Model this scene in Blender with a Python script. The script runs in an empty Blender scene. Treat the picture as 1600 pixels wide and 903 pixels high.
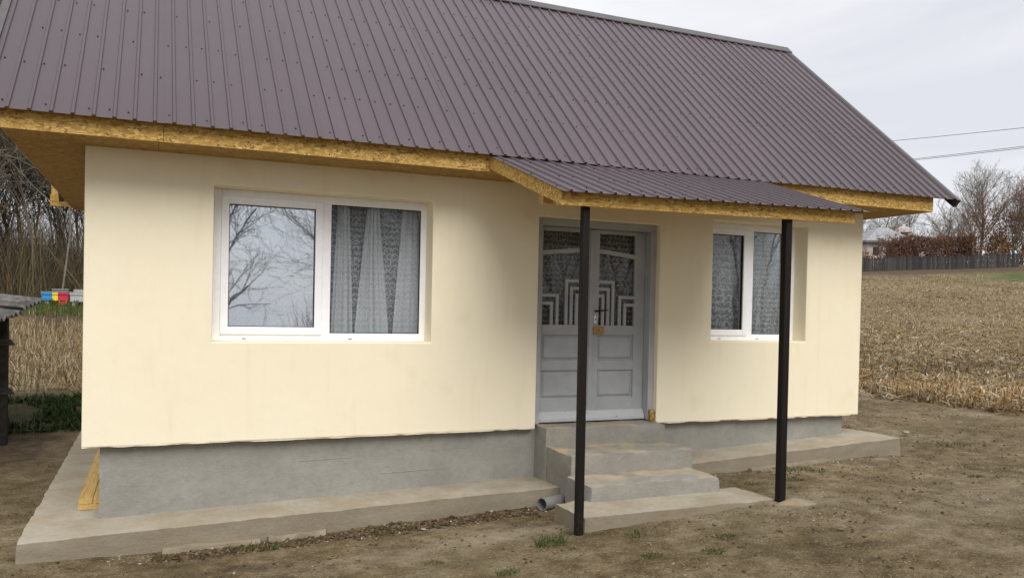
import bpy, math, random
import numpy as np
from mathutils import Matrix, Vector
random.seed(7); rng = np.random.default_rng(7)
S = bpy.context.scene
C = S.collection

# ------------------------------------------------------------------ camera
CAM = np.array([0.4933, -6.8409, 1.1092]); YAW, PIT, ROL, FPX = 0.41321, -0.01459, 0.021535, 1271.8
cy_, sy_ = math.cos(YAW), math.sin(YAW)
fw = np.array([sy_*math.cos(PIT), cy_*math.cos(PIT), math.sin(PIT)])
rt = np.array([cy_, -sy_, 0.0]); up = np.cross(rt, fw)
rt, up = rt*math.cos(ROL)+up*math.sin(ROL), -rt*math.sin(ROL)+up*math.cos(ROL)
cam = bpy.data.cameras.new('camera'); camo = bpy.data.objects.new('camera', cam); C.objects.link(camo)
cam.sensor_width = 36; cam.lens = FPX/1600*36; cam.shift_y = 49.5/1600
cam.clip_start = 0.05; cam.clip_end = 3000
camo.matrix_world = Matrix(((rt[0], up[0], -fw[0], CAM[0]), (rt[1], up[1], -fw[1], CAM[1]), (rt[2], up[2], -fw[2], CAM[2]), (0, 0, 0, 1)))
S.camera = camo

# ------------------------------------------------------------------ world, sun, exposure
SUN_EL, SUN_AZ = math.radians(49), math.radians(180)      # azimuth from +Y, clockwise: behind the camera
w = bpy.data.worlds.new('World'); S.world = w; w.use_nodes = True
nt = w.node_tree; nt.nodes.clear()
def wn(t, **k):
    n = nt.nodes.new(t)
    for a, b in k.items(): setattr(n, a, b)
    return n
sky = wn('ShaderNodeTexSky', sky_type='NISHITA', sun_disc=False, sun_elevation=SUN_EL, sun_rotation=SUN_AZ)
b1 = wn('ShaderNodeBackground'); b1.inputs[1].default_value = 0.06
b2 = wn('ShaderNodeBackground'); b2.inputs[1].default_value = 0.48
tc = wn('ShaderNodeTexCoord'); mp = wn('ShaderNodeMapping'); mp.inputs['Scale'].default_value = (1.5, 1.5, 4.5)
nz = wn('ShaderNodeTexNoise'); nz.inputs['Scale'].default_value = 1.7; nz.inputs['Detail'].default_value = 6; nz.inputs['Roughness'].default_value = .55
nz.inputs['Distortion'].default_value = .4
rp = wn('ShaderNodeValToRGB')
rp.color_ramp.elements[0].position = .34; rp.color_ramp.elements[0].color = (.78, .79, .84, 1)
rp.color_ramp.elements[1].position = .66; rp.color_ramp.elements[1].color = (1.0, 1.0, 1.02, 1)
mx = wn('ShaderNodeMixShader'); mx.inputs[0].default_value = .92
wo = wn('ShaderNodeOutputWorld')
L = nt.links.new
L(tc.outputs['Generated'], mp.inputs[0]); L(mp.outputs[0], nz.inputs['Vector']); L(nz.outputs[0], rp.inputs[0]); L(rp.outputs[0], b2.inputs[0])
L(sky.outputs[0], b1.inputs[0]); L(b1.outputs[0], mx.inputs[1]); L(b2.outputs[0], mx.inputs[2]); L(mx.outputs[0], wo.inputs[0])
sl = bpy.data.lights.new('sun', 'SUN'); sl.energy = 1.5; sl.angle = math.radians(44); sl.color = (1, .965, .91)
so = bpy.data.objects.new('sun', sl); C.objects.link(so)
sd = Vector((math.sin(SUN_AZ)*math.cos(SUN_EL), math.cos(SUN_AZ)*math.cos(SUN_EL), math.sin(SUN_EL)))
so.rotation_euler = sd.to_track_quat('Z', 'Y').to_euler(); so.location = (0, -10, 20)
S.view_settings.view_transform = 'Standard'; S.view_settings.look = 'None'; S.view_settings.gamma = 1
S.view_settings.exposure = 1.1; S.view_settings.use_curve_mapping = False
S.render.engine = 'CYCLES'; S.cycles.transparent_max_bounces = 24; S.cycles.max_bounces = 8

# ------------------------------------------------------------------ numpy noise
def _h(i, j, k, s):
    n = (i*374761393 + j*668265263 + k*1442695041 + s*974634777) & 0x7fffffff
    n = ((n ^ (n >> 13))*1274126177) & 0x7fffffff
    n = (n ^ (n >> 16)) & 0xffff
    return n/32767.5-1
def vnoise(p, s=0):
    p = np.asarray(p, float); f = np.floor(p).astype(np.int64); t = p-f; t = t*t*(3-2*t); r = 0
    for a in (0, 1):
        for b in (0, 1):
            for c in (0, 1):
                ww = (t[..., 0] if a else 1-t[..., 0])*(t[..., 1] if b else 1-t[..., 1])*(t[..., 2] if c else 1-t[..., 2])
                r = r+ww*_h(f[..., 0]+a, f[..., 1]+b, f[..., 2]+c, s)
    return r
def n2(x, y, fr, s=0, oc=1):
    r = 0; a = 1
    for o in range(oc):
        r = r+a*vnoise(np.stack([np.asarray(x)*fr, np.asarray(y)*fr, np.zeros_like(np.asarray(x, float))+.5], -1), s+o); fr *= 2.1; a *= .5
    return r
def sstep(a, b, x):
    t = np.clip((np.asarray(x, float)-a)/(b-a), 0, 1); return t*t*(3-2*t)
def ground0(x, y):
    x = np.asarray(x, float); y = np.asarray(y, float)
    g = np.interp(x, [-400, -3, 1.0, 3.6, 5.2, 8.0, 14.0, 16, 40, 70, 120, 400], [-.75, -.72, -.70, -.615, -.455, -.365, -.24, -.16, 1.5, 3.7, 5.2, 6.0])
    g = g+.075*(1-sstep(-1.7, -.6, y))*(1-sstep(3.6, 5.3, x))*sstep(-6, -1, x)
    u = np.interp(y, [-400, -120, -40, -9, 4, 5, 6.5, 24, 40, 80, 400], [-30, -9, -2.2, 0, 0, .03, .12, 1.48, 2.24, 3.0, 5.0])  # falls away behind the camera, shaped so the sash pane mirrors sky
    return g+u
def ground(x, y):
    x = np.asarray(x, float); y = np.asarray(y, float)
    d = np.hypot(x-3, y+1)
    r = ground0(x, y)+.026*n2(x, y, 1.1, 3, 3)+.011*n2(x, y, 6, 9, 3)*(d < 30)+.10*n2(x, y, .12, 5, 2)*sstep(9, 25, d)
    trench = np.exp(-((y+.62+.12*n2(x, x*0, .9, 31))/.14)**2)*((x > .4) & (x < 3.5))*(.5+.5*n2(x, x*0, 1.4, 33))
    return r-.03*trench
def at(px, depth, py=None):
    """world point on the view column px at a distance along the camera axis; on the ground unless py is given"""
    d = fw+rt*(px-800)/FPX
    if py is not None:
        d = d-up*(py-501.05)/FPX; q = CAM+d*depth; return Vector(q)
    q = CAM+d*depth
    return Vector((q[0], q[1], float(ground(q[0], q[1]))))

# ------------------------------------------------------------------ material helpers
class NM:
    def __init__(s, name):
        s.m = bpy.data.materials.new(name); s.m.use_nodes = True; s.t = s.m.node_tree
        s.b = s.t.nodes['Principled BSDF']; s.out = s.t.nodes['Material Output']
        s.co = s.n('ShaderNodeTexCoord'); s.obj = s.co.outputs['Object']
    def n(s, t, **k):
        x = s.t.nodes.new(t)
        for a, b in k.items(): setattr(x, a, b)
        return x
    def l(s, a, b): s.t.links.new(a, b)
    def set(s, i, v):
        if hasattr(v, 'links') or isinstance(v, bpy.types.NodeSocket): s.l(v, i)
        else: i.default_value = v
    def map(s, sc, rot=(0, 0, 0), loc=(0, 0, 0), v=None):
        m = s.n('ShaderNodeMapping'); m.inputs['Scale'].default_value = sc; m.inputs['Rotation'].default_value = rot; m.inputs['Location'].default_value = loc
        s.l(v or s.obj, m.inputs[0]); return m.outputs[0]
    def noise(s, sc, det=4, rough=.55, v=None, dist=0):
        x = s.n('ShaderNodeTexNoise'); x.inputs['Scale'].default_value = sc; x.inputs['Detail'].default_value = det
        x.inputs['Roughness'].default_value = rough; x.inputs['Distortion'].default_value = dist; s.l(v or s.obj, x.inputs['Vector']); return x.outputs[0]
    def vor(s, sc, v=None, out='Color', feat='F1'):
        x = s.n('ShaderNodeTexVoronoi', feature=feat); x.inputs['Scale'].default_value = sc; s.l(v or s.obj, x.inputs['Vector']); return x.outputs[out]
    def ramp(s, f, st):
        r = s.n('ShaderNodeValToRGB'); e = r.color_ramp.elements
        while len(e) < len(st): e.new(.5)
        for i, (p, c) in enumerate(st):
            e[i].position = p; e[i].color = (*c, 1) if not isinstance(c, (int, float)) else (c, c, c, 1)
        s.l(f, r.inputs[0]); return r.outputs[0]
    def mix(s, f, a, b, mode='MIX'):
        x = s.n('ShaderNodeMix', data_type='RGBA', blend_type=mode); s.set(x.inputs[0], f)
        for i, v in ((6, a), (7, b)): s.set(x.inputs[i], (*v, 1) if isinstance(v, tuple) and len(v) == 3 else v)
        return x.outputs[2]
    def ma(s, op, a, b=None, c=None):
        x = s.n('ShaderNodeMath', operation=op); s.set(x.inputs[0], a)
        if b is not None: s.set(x.inputs[1], b)
        if c is not None: s.set(x.inputs[2], c)
        return x.outputs[0]
    def bump(s, h, st=.3, d=.01):
        x = s.n('ShaderNodeBump'); x.inputs['Strength'].default_value = st; x.inputs['Distance'].default_value = d; s.l(h, x.inputs['Height']); s.l(x.outputs[0], s.b.inputs['Normal'])
    def done(s, col=None, rough=.6, spec=.3, metal=0):
        if col is not None: s.set(s.b.inputs['Base Color'], (*col, 1) if isinstance(col, tuple) and len(col) == 3 else col)
        s.set(s.b.inputs['Roughness'], rough); s.b.inputs['Specular IOR Level'].default_value = spec; s.b.inputs['Metallic'].default_value = metal
        return s.m
M = {}
def simple(name, c, rough=.6, spec=.3, var=.25, sc=9, bs=.15, metal=0, rnd=0):
    m = NM(name); f = m.noise(sc, 5)
    lo = tuple(x*(1-var) for x in c); hi = tuple(min(1, x*(1+var)) for x in c)
    col = m.ramp(f, [(.3, lo), (.7, hi)])
    if rnd:
        oi = m.n('ShaderNodeObjectInfo'); k = m.ma('MULTIPLY_ADD', oi.outputs['Random'], 2*rnd, 1-rnd)
        cc = m.n('ShaderNodeCombineColor'); [m.l(k, cc.inputs[i]) for i in range(3)]
        col = m.mix(1.0, col, cc.outputs[0], 'MULTIPLY')
    m.bump(m.noise(sc*6, 4), bs, .01); M[name] = m.done(col, rough, spec, metal); return M[name]

# cream render
m = NM('cream_render'); a = m.noise(1.1, 4); b = m.noise(7, 5); g = m.noise(140, 3)
col = m.ramp(a, [(.3, (.81, .73, .545)), (.7, (.83, .765, .59))]); col = m.mix(m.ramp(b, [(.56, 0.0), (.75, .22)]), col, (.76, .69, .49))
spots = m.ramp(m.noise(2.3, 2, v=m.map((1, 1, 1), loc=(3.1, 0, 4.4))), [(.64, 0.0), (.74, .22)]); col = m.mix(spots, col, (.62, .54, .37))
st = m.ramp(m.noise(3.5, 4, v=m.map((3, 1, .35))), [(.55, 0.0), (.75, .16)]); col = m.mix(st, col, (.62, .51, .36))
m.bump(m.ma('ADD', m.ma('MULTIPLY', g, .22), m.noise(2.2, 3)), .42, .02); M['cream'] = m.done(col, .88, .15)
# roof metal
m = NM('brown_sheet_metal'); a = m.noise(.8, 4, v=m.map((1, .5, .5))); b = m.noise(26, 5)
col = m.ramp(a, [(.3, (.058, .040, .046)), (.7, (.072, .051, .060))]); col = m.mix(m.ramp(b, [(.55, 0.0), (.85, .2)]), col, (.11, .095, .095))
oi = m.n('ShaderNodeObjectInfo'); k = m.ma('MULTIPLY_ADD', oi.outputs['Random'], .06, .97); cc = m.n('ShaderNodeCombineColor'); [m.l(k, cc.inputs[i]) for i in range(3)]
col = m.mix(1.0, col, cc.outputs[0], 'MULTIPLY')
m.bump(m.noise(3.2, 3, v=m.map((1.6, .6, .6))), .12, .02); M['roof'] = m.done(col, m.ramp(b, [(.2, .30), (.8, .44)]), .75)
simple('ridge_metal', (.085, .078, .078), .45, .5, .15)
simple('screw', (.02, .018, .018), .5, .4)
# oriented strand board
def osb(name, k, tint):
    m = NM(name); base = None
    v1 = m.vor(1, m.map((22, 75, 75))); v2 = m.vor(1, m.map((20, 70, 82), rot=(.5, .75, .6))); v3 = m.vor(1, m.map((25, 85, 65), rot=(-.4, -.7, -.65)))
    def ch(v):
        s = m.n('ShaderNodeSeparateColor'); m.l(v, s.inputs[0]); return s.outputs[0]
    n = m.noise(5, 3); f1 = m.ramp(m.noise(26, 2), [(.47, 0.0), (.5, 1.0)]); f2 = m.ramp(m.noise(30, 2, v=m.map((1, 1, 1), loc=(5, 3, 1))), [(.52, 0.0), (.55, 1.0)])
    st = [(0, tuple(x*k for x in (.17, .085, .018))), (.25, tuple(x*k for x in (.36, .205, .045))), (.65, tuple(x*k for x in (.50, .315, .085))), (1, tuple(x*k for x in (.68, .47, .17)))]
    f = m.mix(f2, m.mix(f1, ch(v1), ch(v2)), ch(v3))
    col = m.ramp(f, st); col = m.mix(m.ramp(n, [(.35, 0.0), (.75, .5)]), col, tint)
    m.bump(f, .35, .004); M[name] = m.done(col, .62, .3); return m
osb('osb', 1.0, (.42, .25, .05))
osb('osb_shaded', .8, (.30, .155, .03))  # darker copy of the board: eave and underside shade put into its colour
# pale sawn timber
m = NM('sawn_timber'); g = m.noise(9, 5, v=m.map((9, .5, 9)), dist=.6); col = m.ramp(g, [(.3, (.42, .25, .07)), (.55, (.60, .41, .15)), (.75, (.68, .50, .22))])
m.bump(g, .2, .004); M['timber'] = m.done(col, .65, .25)
# concretes
def concrete(name, c1, c2, dirt, amt, up_only=True, sc=1.0, side=0.0):
    m = NM(name); a = m.noise(2.2*sc, 6, .62); b = m.noise(18*sc, 5, .65); d = m.noise(3.2*sc, 6, .6, v=m.map((1, 1, 1), loc=(7, 2, 3)))
    col = m.ramp(a, [(.3, c1), (.7, c2)]); col = m.mix(m.ramp(b, [(.45, 0.0), (.75, .4)]), col, tuple(x*.68 for x in c1))
    k = m.ramp(d, [(.42, 0.0), (.62, amt)])
    if up_only:
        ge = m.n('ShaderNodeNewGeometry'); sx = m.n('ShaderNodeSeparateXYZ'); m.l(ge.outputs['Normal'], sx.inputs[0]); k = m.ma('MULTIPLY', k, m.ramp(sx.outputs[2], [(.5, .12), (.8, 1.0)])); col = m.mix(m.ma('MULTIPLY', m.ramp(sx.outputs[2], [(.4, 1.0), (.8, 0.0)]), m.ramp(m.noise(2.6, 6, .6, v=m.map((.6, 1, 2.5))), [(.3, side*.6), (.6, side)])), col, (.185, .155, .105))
    col = m.mix(k, col, dirt)
    pores = m.ramp(m.vor(38*sc, out='Distance'), [(.05, 0.0), (.12, 1.0)]); col = m.mix(m.ma('MULTIPLY', m.ma('SUBTRACT', 1, pores), .35), col, tuple(x*.35 for x in c1))
    m.bump(m.ma('ADD', b, m.ma('MULTIPLY', m.noise(70*sc, 4), .5)), .6, .012); M[name] = m.done(col, .9, .15); return m
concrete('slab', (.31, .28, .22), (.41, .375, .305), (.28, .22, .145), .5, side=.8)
concrete('plinth', (.255, .248, .222), (.315, .305, .272), (.22, .21, .19), .35, False, .8)
concrete('steps', (.225, .218, .195), (.31, .298, .265), (.44, .36, .24), 1.0)
concrete('footing', (.22, .185, .13), (.31, .265, .20), (.30, .23, .14), .7)
simple('pvc_grey', (.20, .20, .19), .45, .4, .15)
# window plastic, glass, lace
m = NM('white_plastic'); a = m.noise(14, 5); col = m.ramp(a, [(.35, (.84, .85, .88)), (.75, (.90, .91, .93))]); d = m.ramp(m.noise(31, 4), [(.68, 0.0), (.78, .6)]); col = m.mix(d, col, (.45, .43, .40)); M['pvc'] = m.done(col, .35, .45)
simple('rubber', (.02, .02, .022), .6, .2)
def glass(name, f0, tr, k=1.0):
    m = NM(name); m.t.nodes.remove(m.b)
    t = m.n('ShaderNodeBsdfTransparent'); t.inputs[0].default_value = (*tr, 1); gl = m.n('ShaderNodeBsdfGlossy'); gl.inputs['Roughness'].default_value = .014; gl.inputs[0].default_value = (.93, .97, 1, 1)
    lw = m.n('ShaderNodeFresnel'); lw.inputs[0].default_value = 1.5; f = m.ma('MINIMUM', m.ma('ADD', m.ma('MULTIPLY', lw.outputs[0], k), f0), 1.0)
    bu = m.n('ShaderNodeBump'); bu.inputs['Strength'].default_value = .03; bu.inputs['Distance'].default_value = .02; m.l(m.noise(2.5, 2), bu.inputs['Height']); m.l(bu.outputs[0], gl.inputs['Normal'])
    x = m.n('ShaderNodeMixShader'); m.l(f, x.inputs[0]); m.l(t.outputs[0], x.inputs[1]); m.l(gl.outputs[0], x.inputs[2]); m.l(x.outputs[0], m.out.inputs[0]); M[name] = m.m
glass('coated_glass', .30, (.95, .97, 1.0)); glass('clear_glass', .008, (.93, .94, .94), .35); glass('door_glass', .0, (.85, .85, .83), .35)
def lace(name, cell, base):
    m = NM(name); m.t.nodes.remove(m.b); uv = m.co.outputs['UV']
    s = m.n('ShaderNodeSeparateXYZ'); m.l(uv, s.inputs[0]); u, v = s.outputs[0], s.outputs[1]
    au = m.ma('ABSOLUTE', m.ma('SINE', m.ma('MULTIPLY', u, math.pi/cell)))
    fr = m.ma('FRACT', m.ma('ADD', m.ma('SUBTRACT', m.ma('DIVIDE', v, cell*.95), m.ma('MULTIPLY', m.ma('POWER', au, .6), .5)), m.ma('MULTIPLY', m.noise(22, 3, v=uv), .5)))
    arc = m.ramp(fr, [(0, .75), (.10, .8), (.26, 0.0), (.90, 0.0), (1, .75)])
    vo = m.ramp(m.vor(1/(cell*.42), uv, 'Distance'), [(.28, .9), (.42, 0.0)])
    net = m.ramp(m.vor(1/(cell*.16), uv, 'Distance', 'DISTANCE_TO_EDGE'), [(.05, .55), (.16, 0.0)])
    al = m.ma('MINIMUM', m.ma('ADD', m.ma('MAXIMUM', m.ma('MAXIMUM', arc, vo), net), base), .94)
    t = m.n('ShaderNodeBsdfTransparent'); d = m.n('ShaderNodeBsdfDiffuse'); d.inputs[0].default_value = (.80, .83, .87, 1); tl = m.n('ShaderNodeBsdfTranslucent'); tl.inputs[0].default_value = (.6, .62, .66, 1)
    x1 = m.n('ShaderNodeMixShader'); x1.inputs[0].default_value = .3; m.l(d.outputs[0], x1.inputs[1]); m.l(tl.outputs[0], x1.inputs[2])
    x = m.n('ShaderNodeMixShader'); m.l(al, x.inputs[0]); m.l(t.outputs[0], x.inputs[1]); m.l(x1.outputs[0], x.inputs[2]); m.l(x.outputs[0], m.out.inputs[0]); M[name] = m.m
lace('lace', .055, .16); lace('lace_dense', .055, .62); lace('lace_mid', .055, .45); lace('lace_fine', .075, .16); lace('lace_door', .055, .0)
simple('door_paint', (.36, .375, .385), .5, .35, .10, 5, .12)
m = NM('worn_door_paint'); a = m.noise(22, 5, v=m.map((1, 1, 3))); col = m.ramp(a, [(.42, (.42, .435, .445)), (.64, (.46, .475, .485)), (.70, (.22, .19, .15))]); M['door_worn'] = m.done(col, .6, .3)
simple('black_metal', (.012, .011, .011), .4, .5)
simple('brass', (.33, .19, .055), .45, .6, .5, 60, .3)
m = NM('post_brown'); a = m.noise(6, 4, v=m.map((8, 8, .7))); col = m.ramp(a, [(.3, (.007, .0055, .005)), (.75, (.014, .010, .008))])
sx = m.n('ShaderNodeSeparateXYZ'); m.l(m.obj, sx.inputs[0]); ru = m.ma('MULTIPLY', m.ramp(sx.outputs[2], [(0.02, 1.0), (.12, 0.0)]), m.ramp(m.noise(30, 4), [(.5, 0.0), (.7, .35)])); col = m.mix(ru, col, (.13, .055, .02)); M['post'] = m.done(col, .6, .2)
simple('interior', (.16, .15, .14), .9, .1)
simple('weathered_wood', (.055, .053, .051), .85, .15, .45, 14, .4, rnd=.35)
simple('dark_wood', (.026, .023, .020), .9, .1, .4, 14, .4)
m = NM('asbestos_sheet'); a = m.noise(9, 6, .65); col = m.ramp(a, [(.35, (.09, .088, .085)), (.55, (.18, .178, .17)), (.7, (.30, .295, .28))]); m.bump(m.noise(40, 4), .5, .01); M['asbestos'] = m.done(col, .92, .1)
simple('wire', (.045, .036, .030), .6, .4)
for n_, c_ in dict(hive_blue=(.035, .22, .50), hive_yellow=(.72, .56, .02), hive_red=(.48, .03, .065), hive_orange=(.62, .10, .02), hive_grey=(.36, .37, .36), hive_dark=(.14, .145, .145), far_white=(.50, .44, .41), far_pink=(.52, .40, .36), far_roof=(.27, .27, .28), far_eave=(.14, .14, .15), dark_glass=(.02, .022, .025), cable=(.03, .03, .03), pole_wood=(.12, .10, .08)).items(): simple(n_, c_, .6, .3, .22, 20 if n_[:4] == 'hive' else 3, .1)
def attrmat(name, rough=.85, tl=0):
    m = NM(name); a = m.n('ShaderNodeAttribute', attribute_name='tint'); m.done(a.outputs['Color'], rough, .12)
    if tl:
        t = m.n('ShaderNodeBsdfTranslucent'); m.l(a.outputs['Color'], t.inputs[0]); x = m.n('ShaderNodeMixShader'); x.inputs[0].default_value = tl
        m.l(m.b.outputs[0], x.inputs[1]); m.l(t.outputs[0], x.inputs[2]); m.l(x.outputs[0], m.out.inputs[0])
    M[name] = m.m
attrmat('blade', .8, .25); attrmat('chip', .9)
def bark(name, c, var=.35): simple(name, c, .9, .1, var, 6, .5, rnd=.25)
bark('bark_grey', (.20, .185, .16)); bark('bark_brown', (.17, .14, .11)); bark('twig_brown', (.21, .17, .125)); bark('twig_grey', (.20, .18, .155)); bark('twig_red', (.19, .115, .09))
# ground
m = NM('earth'); cov = m.n('ShaderNodeAttribute', attribute_name='cover'); sc_ = m.n('ShaderNodeSeparateColor'); m.l(cov.outputs['Color'], sc_.inputs[0]); straw, green, dark = sc_.outputs; pale = cov.outputs['Alpha']
a = m.noise(.9, 6, .6); b = m.noise(5.5, 7, .65); c = m.noise(38, 5, .65); d_ = m.noise(2.1, 6, .62, v=m.map((1, 1.6, 1), loc=(4, 9, 0)))
col = m.ramp(m.ma('ADD', m.ma('MULTIPLY', a, .5), m.ma('MULTIPLY', b, .5)), [(.36, (.078, .055, .026)), (.45, (.160, .118, .058)), (.54, (.25, .195, .115)), (.63, (.35, .29, .195))])
col = m.mix(m.ramp(d_, [(.54, 0.0), (.70, .55)]), col, (.10, .073, .045))
col = m.mix(m.ramp(c, [(.50, 0.0), (.64, .6)]), col, (.10, .070, .038)); col = m.mix(m.ramp(m.noise(55, 4, v=m.map((1, 1, 1), loc=(2, 2, 2))), [(.58, 0.0), (.68, .8)]), col, (.40, .34, .24))
col = m.mix(m.ramp(m.noise(1.3, 7, .7, v=m.map((1, 1, 1), loc=(8, 1, 5))), [(.56, 0.0), (.68, .45)]), col, m.ramp(c, [(.35, (.09, .085, .036)), (.65, (.18, .16, .08))]))
col = m.mix(m.ma('MULTIPLY', pale, m.ramp(b, [(.35, .35), (.6, .9)])), col, (.42, .36, .27))
sc2 = m.ramp(m.noise(9, 7, .7, v=m.map((1, 1, .3))), [(.36, (.07, .05, .028)), (.50, (.22, .165, .09)), (.66, (.40, .31, .18))])
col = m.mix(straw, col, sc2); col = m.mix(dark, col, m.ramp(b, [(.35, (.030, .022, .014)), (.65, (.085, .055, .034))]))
col = m.mix(m.ma('MULTIPLY', green, m.ramp(b, [(.40, .55), (.6, 1.0)])), col, m.ramp(c, [(.3, (.030, .060, .012)), (.7, (.060, .11, .024))]))
m.bump(m.ma('ADD', m.ma('MULTIPLY', b, 1.5), m.ma('ADD', m.ma('MULTIPLY', c, 1.3), m.ma('MULTIPLY', m.noise(120, 4), .6))), 1.0, .028); M['earth'] = m.done(col, m.ramp(a, [(.3, .8), (.7, .97)]), .16)

# ------------------------------------------------------------------ mesh helpers
ROOT = {}
class MB:
    def __init__(s): s.v = []; s.f = []
    def add(s, vs, fs):
        o = len(s.v); s.v += [tuple(x) for x in vs]; s.f += [tuple(i+o for i in q) for q in fs]; return s
    def box(s, x0, x1, y0, y1, z0, z1):
        return s.hexa([(x0, y0, z0), (x1, y0, z0), (x1, y1, z0), (x0, y1, z0), (x0, y0, z1), (x1, y0, z1), (x1, y1, z1), (x0, y1, z1)])
    def hexa(s, v): return s.add(v, [(0, 3, 2, 1), (4, 5, 6, 7), (0, 1, 5, 4), (1, 2, 6, 5), (2, 3, 7, 6), (3, 0, 4, 7)])
    def tube(s, p0, p1, r0, r1, n=6, caps=True):
        p0, p1 = Vector(p0), Vector(p1); d = (p1-p0).normalized(); a = d.orthogonal().normalized(); b = d.cross(a); vs = []
        for p, r in ((p0, r0), (p1, r1)): vs += [p+(a*math.cos(2*math.pi*i/n)+b*math.sin(2*math.pi*i/n))*r for i in range(n)]
        fs = [(i, (i+1) % n, n+(i+1) % n, n+i) for i in range(n)]
        if caps: fs += [tuple(range(n-1, -1, -1)), tuple(range(n, 2*n))]
        return s.add(vs, fs)
    def prism(s, poly, x0, x1):      # polygon in (y,z), extruded along x
        n = len(poly); vs = [(x0, y, z) for y, z in poly]+[(x1, y, z) for y, z in poly]
        return s.add(vs, [tuple(range(n)), tuple(range(2*n-1, n-1, -1))]+[(i, n+i, n+(i+1) % n, (i+1) % n) for i in range(n)])
def mesh_np(name, v, f, tint=None, smooth=False):
    v = np.asarray(v, np.float32); f = np.asarray(f, np.int32); me = bpy.data.meshes.new(name)
    me.vertices.add(len(v)); me.vertices.foreach_set('co', v.ravel()); k = f.shape[1]
    me.loops.add(f.size); me.loops.foreach_set('vertex_index', f.ravel()); me.polygons.add(len(f))
    me.polygons.foreach_set('loop_start', np.arange(0, f.size, k, dtype=np.int32)); me.polygons.foreach_set('loop_total', np.full(len(f), k, np.int32))
    me.update(calc_edges=True); me.polygons.foreach_set('use_smooth', np.full(len(f), bool(smooth)))
    if tint is not None:
        at_ = me.color_attributes.new('tint', 'FLOAT_COLOR', 'POINT'); at_.data.foreach_set('color', np.asarray(tint, np.float32).ravel())
    return me
def link(o, parent=None):
    C.objects.link(o)
    if parent: o.parent = parent; ROOT[o.name] = ROOT.get(parent.name, Vector(parent.location))
    return o
def tag(o, label=None, cat=None, group=None, kind=None):
    for k, v in (('label', label), ('category', cat), ('group', group), ('kind', kind)):
        if v: o[k] = v
    return o
def thing(name, loc, label, cat, group=None):
    o = bpy.data.objects.new(name, None); o.location = loc; o.empty_display_size = .2; C.objects.link(o); ROOT[o.name] = Vector(loc); return tag(o, label, cat, group)
def obj(name, mb, mat, parent=None, smooth=False, bevel=0, loc=None):
    """mesh object from world-space shape; under a parent the mesh is written relative to the thing's base"""
    off = ROOT[parent.name] if parent else Vector(loc or (0, 0, 0))
    if isinstance(mb, MB):
        me = bpy.data.meshes.new(name); me.from_pydata([(x-off[0], y-off[1], z-off[2]) for x, y, z in mb.v], [], mb.f); me.update()
        if smooth: me.polygons.foreach_set('use_smooth', [True]*len(me.polygons))
    else:
        me = mb
        if off.length: me.transform(Matrix.Translation(-off))
    me.materials.append(M[mat] if isinstance(mat, str) else mat)
    o = bpy.data.objects.new(name, me)
    if not parent: o.location = off
    link(o, parent)
    if bevel:
        b = o.modifiers.new('bevel', 'BEVEL'); b.width = bevel; b.segments = 2; b.limit_method = 'ANGLE'; b.angle_limit = .9
    return o
def rough_box(x0, x1, y0, y1, z0, z1, seg=.06, amp=.005, zf=None, seed=0, xf=None):
    """box with gridded faces and an uneven, chipped surface"""
    def ax(a, b): return np.linspace(a, b, max(2, int(abs(b-a)/seg)+1))
    X, Y, Z = ax(x0, x1), ax(y0, y1), ax(z0, z1); V = []; F = []; o = 0
    def grid(P):
        nonlocal o
        a, b = P.shape[:2]; i = np.arange(a*b).reshape(a, b)+o
        V.append(P.reshape(-1, 3)); F.append(np.stack([i[:-1, :-1], i[1:, :-1], i[1:, 1:], i[:-1, 1:]], -1).reshape(-1, 4)); o += a*b
    def mk(A, B, fn, flip):
        a, b = np.meshgrid(A, B, indexing='ij'); P = np.stack(fn(a, b), -1); grid(P[:, ::-1] if flip else P)
    mk(X, Y, lambda a, b: (a, b, a*0+z1), False); mk(X, Y, lambda a, b: (a, b, a*0+z0), True)
    mk(X, Z, lambda a, b: (a, a*0+y0, b), False); mk(X, Z, lambda a, b: (a, a*0+y1, b), True)
    mk(Y, Z, lambda a, b: (a*0+x0, a, b), True); mk(Y, Z, lambda a, b: (a*0+x1, a, b), False)
    V = np.concatenate(V); F = np.concatenate(F)
    key = np.round(V*5000).astype(np.int64); _, idx, inv = np.unique(key, axis=0, return_index=True, return_inverse=True); inv = inv.ravel()
    V = V[idx]; F = inv[F]
    cen = np.array([(x0+x1)/2, (y0+y1)/2, (z0+z1)/2]); half = np.array([x1-x0, y1-y0, z1-z0])/2
    onf = (np.abs(np.abs(V-cen)-half) < 1e-4); edge = (onf.sum(1) >= 2)
    d = np.stack([vnoise(V*4, seed+k)*amp*.7+vnoise(V*30, seed+7+k)*amp*.5 for k in range(3)], -1)
    inward = -np.sign(V-cen)*onf*(np.maximum(0, vnoise(V*11, seed+20)+.1)[:, None]*edge[:, None])*amp*1.5
    V = V+d+inward
    if zf is not None: V[:, 2] += zf(V[:, 0], V[:, 1])
    if xf is not None: V[:, 0] += xf(V[:, 0], V[:, 1])
    me = mesh_np('block', V, F, smooth=True); me.set_sharp_from_angle(angle=.6); return me

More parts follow.
